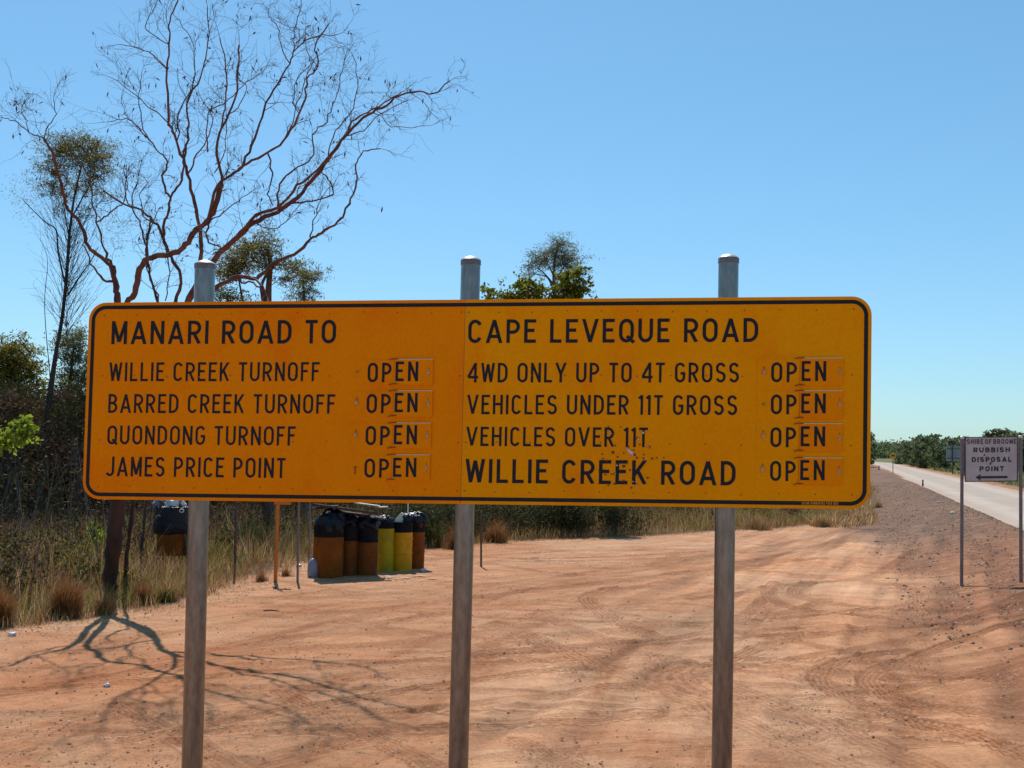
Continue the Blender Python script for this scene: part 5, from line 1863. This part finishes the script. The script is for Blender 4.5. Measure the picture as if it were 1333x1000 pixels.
# taller dry grass
P, b_, t = edge_pts(95000, 0, 1, -.05, 7, 1.35)
k = clumpy(P, .9, .43, 83); P = P[k]; b_ = b_[k]
h = np.clip(.20 + .30 * b_, .16, .66) * (.35 + 1.3 * fbm(P[:, 0] * 1.5, P[:, 1] * 1.5, 86, 2))
V, F, vr = blades(with_z(P), h, .0075, .55, .6)
stuff('dry_grass', V, F, 'grass_dry', vr, 'knee high tan dry grass at the foot of the bush', 'grass')
P, b_, t = edge_pts(50000, 0, 1, .15, 8, 1.2)
k = clumpy(P, .6, .53, 85); P = P[k]; b_ = b_[k]
V, F, vr = blades(with_z(P), np.clip(.3 + .12 * b_, .3, .75), .009, .6, .6)
stuff('rusty_grass', V, F, 'grass_rust', vr, 'tall rusty brown grass in patches at the foot of the bush', 'grass')
P, b_, t = edge_pts(75000, 0, 1, .25, 8, 1.1)
k = clumpy(P, .7, .49, 88); P = P[k]; b_ = b_[k]
V, F, vr = blades(with_z(P), np.clip(.2 + .12 * b_, .2, .55), .010, .8, .6)
stuff('green_grass', V, F, 'grass_green', vr, 'patches of green grass and herbs among the dry grass', 'grass')


# low shrubs as a tangle
def shrub_mass(n_sh, b0, b1, h0, h1, leaf, ln, wd, per, seed, t0=0, t1=1, tw=True):
    P, b_, t = edge_pts(n_sh, t0, t1, b0, b1, .9)
    B = with_z(P)
    C_ = []; T_ = []
    for q_ in B:
        h = rng.uniform(h0, h1); r_ = h * rng.uniform(.45, .8)
        m_ = int(per * (h / h1) ** 2 * rng.uniform(.6, 1.3)) + 20
        v = rng.normal(size=(m_, 3)); v /= np.linalg.norm(v, axis=1, keepdims=True)
        v *= (rng.random(m_) ** .45)[:, None]
        lump_ = 1 + .35 * np.sin(v[:, :1] * 5 + q_[0] * 3) * np.cos(v[:, 1:2] * 4 + q_[1])
        c = q_ + np.array([0, 0, h * .52]) + v * lump_ * np.array([r_, r_, h * .5])
        C_.append(c)
        if tw:
            for _ in range(7):
                e = q_ + np.array([rng.normal() * r_ * .6, rng.normal() * r_ * .6, h * rng.uniform(.6, 1.15)])
                T_.append((np.array([q_, (q_ + e) / 2 + rng.normal(size=3) * .05, e]), np.array([.008, .006, .002])))
    V, F, vr = leaves(np.vstack(C_), ln, wd, .1)
    return V, F, vr, T_


TW = []
for args, nm, mt, lb in [
    ((300, 1.3, 8, .4, 1.0, 'leaf_dark', .085, .038, 520, 1), 'low_shrubs', 'leaf_dark', 'low dark green shrubs behind the dry grass'),
    ((260, 1.0, 9, .35, 1.1, 'leaf_brown', .085, .024, 480, 2), 'dead_brush', 'leaf_brown', 'reddish brown dead brush behind the dry grass'),
    ((110, .9, 6, .3, .8, 'leaf_olive', .075, .030, 420, 3), 'olive_shrubs', 'leaf_olive', 'olive green low shrubs between the dry grass clumps'),
]:
    V, F, vr, T_ = shrub_mass(*args)
    TW += T_
    stuff(nm, V, F, mt, vr, lb, 'shrubs')
V, F, vr, T_ = shrub_mass(60, .35, 2.6, .5, 1.1, 'leaf_dark', .085, .04, 620, 7, cum[8] / cum[-1], (cum[10] + (cum[11] - cum[10]) * .3) / cum[-1])
TW += T_
stuff('edge_shrubs', V, F, 'leaf_dark', vr, 'dark green shrubs at the dirt edge below the middle of the sign', 'shrubs')
# a taller hedge of brush below/behind the sign and the wood behind
V, F, vr, T_ = shrub_mass(260, 5, 17, 1.0, 2.3, 'leaf_dark', .12, .05, 640, 4, cum[5] / cum[-1])
TW += T_
stuff('thicket', V, F, 'leaf_dark', vr, 'dark green thicket behind the low shrubs', 'thicket')
V, F, vr, T_ = shrub_mass(220, 6, 20, 1.3, 2.8, 'leaf_brown', .12, .04, 640, 5, cum[5] / cum[-1])
TW += T_
stuff('brown_thicket', V, F, 'leaf_brown', vr, 'brown leafless thicket mixed into the dark wood', 'thicket')
CW = []
for _ in range(1000):
    yy = rng.uniform(32, 62); xx = rng.uniform(-.62 * yy - 2, .30 * yy)
    if edge_dist(np.array([xx]), np.array([yy]))[0] < 7: continue
    h = rng.uniform(2.0, 3.7) * (1 + .012 * (yy - 32)); m_ = 460
    v = rng.normal(size=(m_, 3)); v /= np.linalg.norm(v, axis=1, keepdims=True); v *= (rng.random(m_) ** .4)[:, None]
    CW.append(np.array([xx, yy, h * .5]) + v * np.array([1.3, 1.3, h * .5]) * rng.uniform(.8, 1.2))
V, F, vr = leaves(np.vstack(CW), .24, .10, .1)
stuff('far_wood', V, F, 'leaf_wood', vr, 'dark continuous wood behind the thicket', 'wood')
# thin upright twigs and stems
P, b_, t = edge_pts(900, 0, 1, 1.5, 14, .9)
for q_ in with_z(P):
    h = rng.uniform(.6, 2.4)
    e = q_ + np.array([rng.normal() * .25, rng.normal() * .2, h])
    TW.append((np.array([q_, (q_ + e) / 2 + rng.normal(size=3) * .06, e]), np.array([.012, .009, .003])))
P, b_, t = edge_pts(260, 0, 1, .6, 6, 1)         # fallen sticks
for q_ in with_z(P):
    e = q_ + np.array([rng.normal() * .5, rng.normal() * .4, rng.uniform(.02, .5)])
    TW.append((np.array([q_ + np.array([0, 0, .03]), (q_ + e) / 2 + np.array([0, 0, .06]), e]), np.array([.008, .007, .003])))
V, F = join_tubes(TW, 3)
o = fast('brush_twigs', V, F, M['twig_grey']); o['kind'] = 'stuff'; o['label'] = 'tangle of grey brown twigs and stems in the undergrowth'; o['category'] = 'twigs'


# tussocks one can tell apart
def tussock(px, py, wpx, hpx, label, mat='grass_rust', n_=1500):
    b_ = G(px, py); m_ = b_[1] / FPX
    r_ = wpx * m_ / 2; h = hpx * m_
    a = rng.uniform(0, 6.283, n_); rr_ = r_ * .62 * rng.random(n_) ** .8 * (1 + .35 * np.sin(3 * a + px) + .25 * np.sin(5 * a + py))
    B = b_ + np.stack([np.cos(a) * rr_, np.sin(a) * rr_, np.zeros(n_) - .02], 1)
    V, F, vr = blades(B, h * .95 * (.35 + .75 * rng.random(n_)) * np.clip(1.15 - .5 * (rr_ / (r_ * .62)), .25, 2), .0042, .5, 1.0)
    rt_ = fast('grass_tussock', V - np.array(b_), F, M[mat], None, {'var': vr}); rt_.location = tuple(b_)
    tag(rt_, label, 'grass tussock', 'dry grass tussocks along the dirt edge')


for i, (px, py, w_, h_, lb, mt, nn) in enumerate([
    (86, 803, 58, 64, 'large rusty brown grass tussock left of the dead tree trunk', 'grass_rust', 3400),
    (3, 815, 34, 62, 'rusty brown grass tussock cut by the left edge of the view', 'grass_rust', 2200),
    (184, 786, 34, 40, 'small rusty grass tussock right of the dead tree trunk', 'grass_rust', 1800),
    (218, 783, 36, 40, 'greenish dry grass tussock below the hanging bin', 'grass_dry', 1800),
    (133, 800, 26, 42, 'pale dry grass tussock directly left of the trunk foot', 'grass_dry', 1500),
    (340, 757, 26, 22, 'low dry grass tussock at the foot of the orange post', 'grass_rust', 380),
    (372, 750, 22, 20, 'low rusty grass tussock between the orange and the grey post', 'grass_rust', 320),
    (595, 715, 40, 40, 'brown grass tussock right of the drums, left of the middle sign post', 'grass_rust', 1800),
    (565, 712, 26, 36, 'green grass tussock directly right of the rightmost drum', 'grass_green', 1400),
    (645, 706, 50, 36, 'brown grass tussock right of the middle sign post', 'grass_rust', 1900),
    (1070, 686, 40, 22, 'straw coloured grass tussock at the far right end of the bush', 'grass_dry', 1500),
    (985, 689, 60, 26, 'dry grass tussock just right of the right sign post', 'grass_dry', 2000),
    (1143, 661, 24, 14, 'low straw tussock on the far shoulder near the right end of the sign', 'grass_dry', 900)]):
    tussock(px, py, w_, h_, lb, mt, nn)

# ================================================================== stones and rubbish bits on the dirt
def stones(n_, sizes, xr, yr, mat, name, lab, dens=None, flat=.6):
    x = rng.uniform(xr[0], xr[1], n_); y = yr[0] + (yr[1] - yr[0]) * rng.random(n_) ** 1.6
    if dens is not None:
        k = dens(x, y); x = x[k]; y = y[k]
    n_ = len(x)
    s_ = sizes[0] * (1 / (rng.random(n_) * (1 - (sizes[0] / sizes[1]) ** 1.7) + (sizes[0] / sizes[1]) ** 1.7)) ** (1 / 1.7)
    c = np.column_stack([x, y, gz(x, y) + s_ * .12])
    base_ = np.array([(1, 0, 0), (-.5, .86, 0), (-.5, -.86, 0), (.25, .45, .8), (-.5, 0, .7), (.25, -.5, .75)])
    fc = np.array([(3, 4, 5), (0, 3, 5), (1, 4, 3), (2, 5, 4), (0, 1, 3), (1, 2, 4), (2, 0, 5)])
    a = rng.uniform(0, 6.28, n_); ca, sa = np.cos(a), np.sin(a)
    Vb = base_[None] * rng.uniform(.65, 1.3, (n_, 6, 3)) * s_[:, None, None] * np.array([1, .8, flat])
    V = np.empty_like(Vb)
    V[..., 0] = Vb[..., 0] * ca[:, None] - Vb[..., 1] * sa[:, None]
    V[..., 1] = Vb[..., 0] * sa[:, None] + Vb[..., 1] * ca[:, None]
    V[..., 2] = Vb[..., 2]
    V += c[:, None]
    F = (np.arange(n_)[:, None, None] * 6 + fc[None]).reshape(-1, 3)
    o = fast(name, V.reshape(-1, 3), F, M[mat]); o['kind'] = 'stuff'; o['label'] = lab; o['category'] = 'stones'
    return o


onsand = lambda x, y: (edge_dist(x, y) < .1) & (road_off(x, y) - RW / 2 > .1)
patchy = lambda x, y: onsand(x, y) & (fbm(x * .8, y * 1.5, 91, 3) > .50 + .10 * (fbm(x * .25, y * .25, 92, 2)))
stones(60000, (.004, .017), (-7, 9), (6, 20), 'stone', 'gravel', 'small dark red gravel scattered over the dirt', patchy)
stones(14000, (.0045, .018), (-7, 9), (6, 20), 'stone_pale', 'pale_gravel', 'small pale pebbles scattered over the dirt', patchy)
stones(14000, (.005, .024), (-7, 9), (6, 26), 'stone', 'loose_stones', 'loose stones scattered thinly over the dirt', onsand)
bank = lambda x, y: (road_off(x, y) - RW / 2 > .05) & (road_off(x, y) - RW / 2 < 3.4)
stones(60000, (.010, .05), (5, 32), (10, 75), 'stone_dark', 'bank_gravel', 'dark gravel covering the bank beside the road', bank)
stones(9000, (.010, .035), (5, 32), (14, 75), 'stone_pale', 'pale_bank_gravel', 'paler gravel mixed in on the bank beside the road', bank)

# crumpled litter lying about
for (px, py, r_, mt, lb) in [(15.5, 828, .045, 'bag_white', 'crumpled white litter on the dirt at the far left'),
                             (1279, 736, .028, 'bag_white', 'tiny white scrap on the bank below the rubbish sign'),
                             (389, 738, .05, 'bag_white', 'white litter left of the drums behind the grey post'),
                             (318, 732, .08, 'bag_white', 'white plastic scrap hanging in the grass left of the orange post'),
                             (140, 894, .03, 'bag_white', 'small pale scrap among the tree shadow on the dirt'),
                             (551, 744, .05, 'bag_white', 'white scrap at the foot of the rightmost drum'),
                             (741, 696, .10, 'bag_white', 'white litter in the dark grass below the sign'),
                             (1222, 655, .06, 'bag_white', 'pale scrap on the gravel bank by the road edge'),
                             (1240, 669, .07, 'foam', 'flat pale scrap on the bank left of the rubbish sign')]:
    p_ = G(px, py)
    bag(p_ + np.array([0, 0, r_ * .4]), r_, r_ * .8, r_ * .55, int(px), mt, 'litter', lb, 'litter', crumple=.6)
# white spilt patch by the drums
mb = MB()
for k_ in range(16):
    px = 535 + rng.normal() * 20; py = 752.5 + rng.normal() * 1.6
    p_ = G(px, py); a = rng.uniform(0, 6.28); w_ = rng.uniform(.02, .09)
    pts = [p_ + np.array([w_ * math.cos(a + j * 1.05) * rng.uniform(.7, 1.2), w_ * .5 * math.sin(a + j * 1.05) * rng.uniform(.7, 1.2), .018]) for j in range(6)]
    pts = [np.array([q_[0], q_[1], gz(q_[0], q_[1])[0] + .016 + .002 * (k_ % 5)]) for q_ in pts]
    mb.add(pts, [tuple(range(6))])
o = mb.build('paper_scraps', M['stone_pale']); tag(o, 'flattened white scraps trodden into the dirt in front of the yellow drum', 'litter', None, 'stuff')
# sticks lying on the dirt
for i, (xa, ya, xb, yb, lb) in enumerate([(343, 796, 364, 797, 'short dark stick lying on the dirt below the orange post'), (355, 765, 368, 771, 'broken stick at the foot of the orange post')]):
    a = G(xa, ya) + np.array([0, 0, .012]); b_ = G(xb, yb) + np.array([0, 0, .012])
    mb = MB(); mb.tube([a, (a + b_) / 2 + np.array([0, .01, .008]), b_], [.008, .010, .005], 6)
    tag(mb.build('stick', M['twig'], None, smooth=True), lb, 'stick')

# ================================================================== beyond the road: verge grass, trees
def far_xy(n_, y0, y1, d0, d1):
    y = y0 * (y1 / y0) ** rng.random(n_)
    d = rng.uniform(d0, d1, n_)
    x = 4.22 + .2905 * y + RW * 1.04 + d
    return x, y


x, y = far_xy(52000, 30, 260, 1.2, 60)
k = fbm(x * .12, y * .08, 101, 3) > .40; x = x[k]; y = y[k]
V, F, vr = blades(np.column_stack([x, y, gz(x, y)]), .38 + .0012 * y, .02 + y * .00045, .8, .6)
vr = np.clip(vr * .75 + .25 * np.repeat(fbm(x * .2, y * .2, 103, 2) < .5, 5) - .0 , 0, 1)
stuff('verge_grass', V, F, 'grass_far', vr, 'green and straw verge grass across the road', 'grass')
# left verge between far bush and road
x = rng.uniform(0, 1, 14000); y = 34 * (200 / 34) ** rng.random(14000)
xr = 4.22 + .2905 * y
x = xr - 3.2 - x ** .8 * (2 + (y - 34) * .3)
k = (edge_dist(x, y) > -1.2); x = x[k]; y = y[k]
V, F, vr = blades(np.column_stack([x, y, gz(x, y)]), .30, .02 + y * .0003, .8, .6)
stuff('shoulder_grass', V, F, 'grass_dry', vr, 'dry straw grass on the near shoulder further along the road', 'grass')


def proto(kind):
    rt_ = empty('far_tree', (0, 0, 0))
    T_ = [np.array([0, 0, -.2]), np.array([.1, 0, 1.3]), np.array([-.1, .1, 2.8]), np.array([.2, 0, 4.2])]
    if kind == 3: T_ = [p_ * .42 for p_ in T_]
    crs = {0: [((0, 0, 3.9), (1.7, 1.7, 1.5), 1.5), ((.9, .3, 4.8), (1.1, 1.1, .9), 1), ((-.9, -.2, 2.4), (1.5, 1.4, 1.3), 1)],
           1: [((0, 0, 2.2), (2.1, 2.0, 2.0), 2), ((.6, 0, 4.0), (1.2, 1.2, 1.0), .8)],
           2: [((-.5, 0, 4.9), (.9, .9, .7), 1), ((.8, 0, 4.3), (.8, .8, .6), .8), ((0, 0, 3.0), (1.2, 1.2, 1.0), 1), ((.2, 0, 1.3), (1.4, 1.4, 1.0), .8)],
           3: [((0, 0, 1.3), (1.9, 1.9, 1.3), 1)]}[kind]
    leafy('far_tree', '', (0, 0, 0), T_, .13, crs, 46, 1900, .42, .22, 'leaf_far', 'bark_dark', clump_r=.38, twigr=.03, rt=rt_)
    return rt_


protos = [proto(k) for k in range(4)]
used = [False] * 4


def put(kind, x, y, s_, rz, label, group=None):
    if not used[kind]:
        r_ = protos[kind]; used[kind] = True
    else:
        r_ = protos[kind].copy(); col.objects.link(r_)
        for ch in protos[kind].children:
            c_ = ch.copy(); col.objects.link(c_); c_.parent = r_
    r_.location = (x, y, float(gz(x, y)[0]) - .05); r_.scale = (s_[0], s_[0], s_[1]); r_.rotation_euler = (0, 0, rz)
    tag(r_, label, 'tree', group)


GF = 'trees beyond the far side of the road'
named = [(1205, 567.5, 170, 0, 1.15, 'dark round headed tree standing tallest left of the grey board, across the road'),
         (1241, 569.0, 175, 0, 1.3, 'broad tree rising behind the grey board across the road'),
         (1216, 571.5, 185, 2, .8, 'thin topped tree between the round headed tree and the grey board'),
         (1187, 578.5, 180, 1, 1.2, 'bushy tree across the road, just right of the yellow diamond sign'),
         (1287, 563.5, 160, 2, 1.0, 'open topped tree showing above the rubbish sign, left of its middle'),
         (1309, 560.5, 160, 0, 1.4, 'wide pale tree showing above the right part of the rubbish sign'),
         (1331, 565.5, 150, 1, 1.2, 'tree at the right edge of the view behind the rubbish sign post'),
         (1174, 580.5, 210, 1, 1.0, 'low bushy tree directly behind the yellow diamond sign'),
         (1198, 579, 160, 1, 1.1, 'wide dark bush at the foot of the round headed tree'),
         (1225, 580, 150, 1, 1.1, 'dense bush at the left end of the grey board'),
         (1262, 575, 160, 1, 1.3, 'dense tree hidden behind the left side of the rubbish sign')]
tops = {0: 5.6, 1: 5.0, 2: 5.6, 3: 2.6}
for (px, py, Yd, kd, sx, lb) in named:
    q_ = at(px, py, Yd); sz = q_[2] / tops[kd]
    put(kd, q_[0], Yd, (sz * sx, sz), rng.uniform(0, 6.28), lb, GF)
row = []
for i in range(60):
    Yd = rng.uniform(150, 330); px = rng.uniform(1178, 1345)
    if px < 1200: Yd = rng.uniform(230, 330)
    q_ = at(px, rng.uniform(577, 585), Yd)
    if road_off(np.array([q_[0]]), np.array([Yd]))[0] > -14: continue
    row.append((px, q_, Yd))
row = sorted(row[:38], key=lambda a: a[0])
zones = [(0, 1200, 'between the yellow diamond sign and the road guide post'), (1200, 1236, 'between the road guide post and the grey board'), (1236, 1256, 'behind the grey board'), (1256, 1292, 'behind the left half of the rubbish sign'), (1292, 1327, 'behind the right half of the rubbish sign'), (1327, 2000, 'at the right edge of the view')]
ords = ['first', 'second', 'third', 'fourth', 'fifth', 'sixth', 'seventh', 'eighth', 'ninth', 'tenth', 'eleventh', 'twelfth', 'thirteenth', 'fourteenth', 'fifteenth', 'sixteenth', 'seventeenth']
cz = {}
for (px, q_, Yd) in row:
    zn = [z for z in zones if z[0] <= px < z[1]][0][2]
    k_ = cz.get(zn, 0); cz[zn] = k_ + 1
    kd = int(rng.integers(0, 4)); sz = max(.5, q_[2] / tops[kd])
    put(kd, q_[0], Yd, (sz * 1.1, sz), rng.uniform(0, 6.28), ords[k_] + ' green tree from the left ' + zn, GF)
# far off wood closing the road
C_ = []
for i in range(420):
    Yd = rng.uniform(470, 640); px = rng.uniform(900, 1330)
    yt_ = 577.5 + rng.normal() * 1.3
    if px > 1200: yt_ = 579
    q_ = at(px, yt_, Yd); h = max(3, q_[2])
    for _ in range(3):
        m_ = 60
        cc_ = np.array([q_[0] + rng.normal() * 3, Yd + rng.normal() * 3, h * rng.uniform(.25, .8)])
        C_.append(cc_ + rng.normal(size=(m_, 3)) * np.array([2.0, 1.6, h * .16]))
C_ = np.vstack(C_); C_ = C_[C_[:, 2] > 0]
V, F, vr = leaves(C_, 1.3, .8, 0)
stuff('far_off_wood', V, F, 'leaf_far', vr, 'far off line of trees closing the end of the road', 'wood')
# tree close to the right end of the sign at far left of the road
for (px, py, Yd, kd, lb) in [(1126, 566, 150, 1, 'bushy tree mostly hidden behind the right end of the sign, left of the road')]:
    q_ = at(px, py, Yd); sz = q_[2] / tops[kd]
    put(kd, q_[0], Yd, (sz * .8, sz), rng.uniform(0, 6), lb)
for k_ in range(4):
    assert used[k_]


#print('TRIS', sum(len(o.data.polygons) * (2 if len(o.data.polygons) and len(o.data.polygons[0].vertices) == 4 else 1) for o in bpy.data.objects if o.type == 'MESH'))
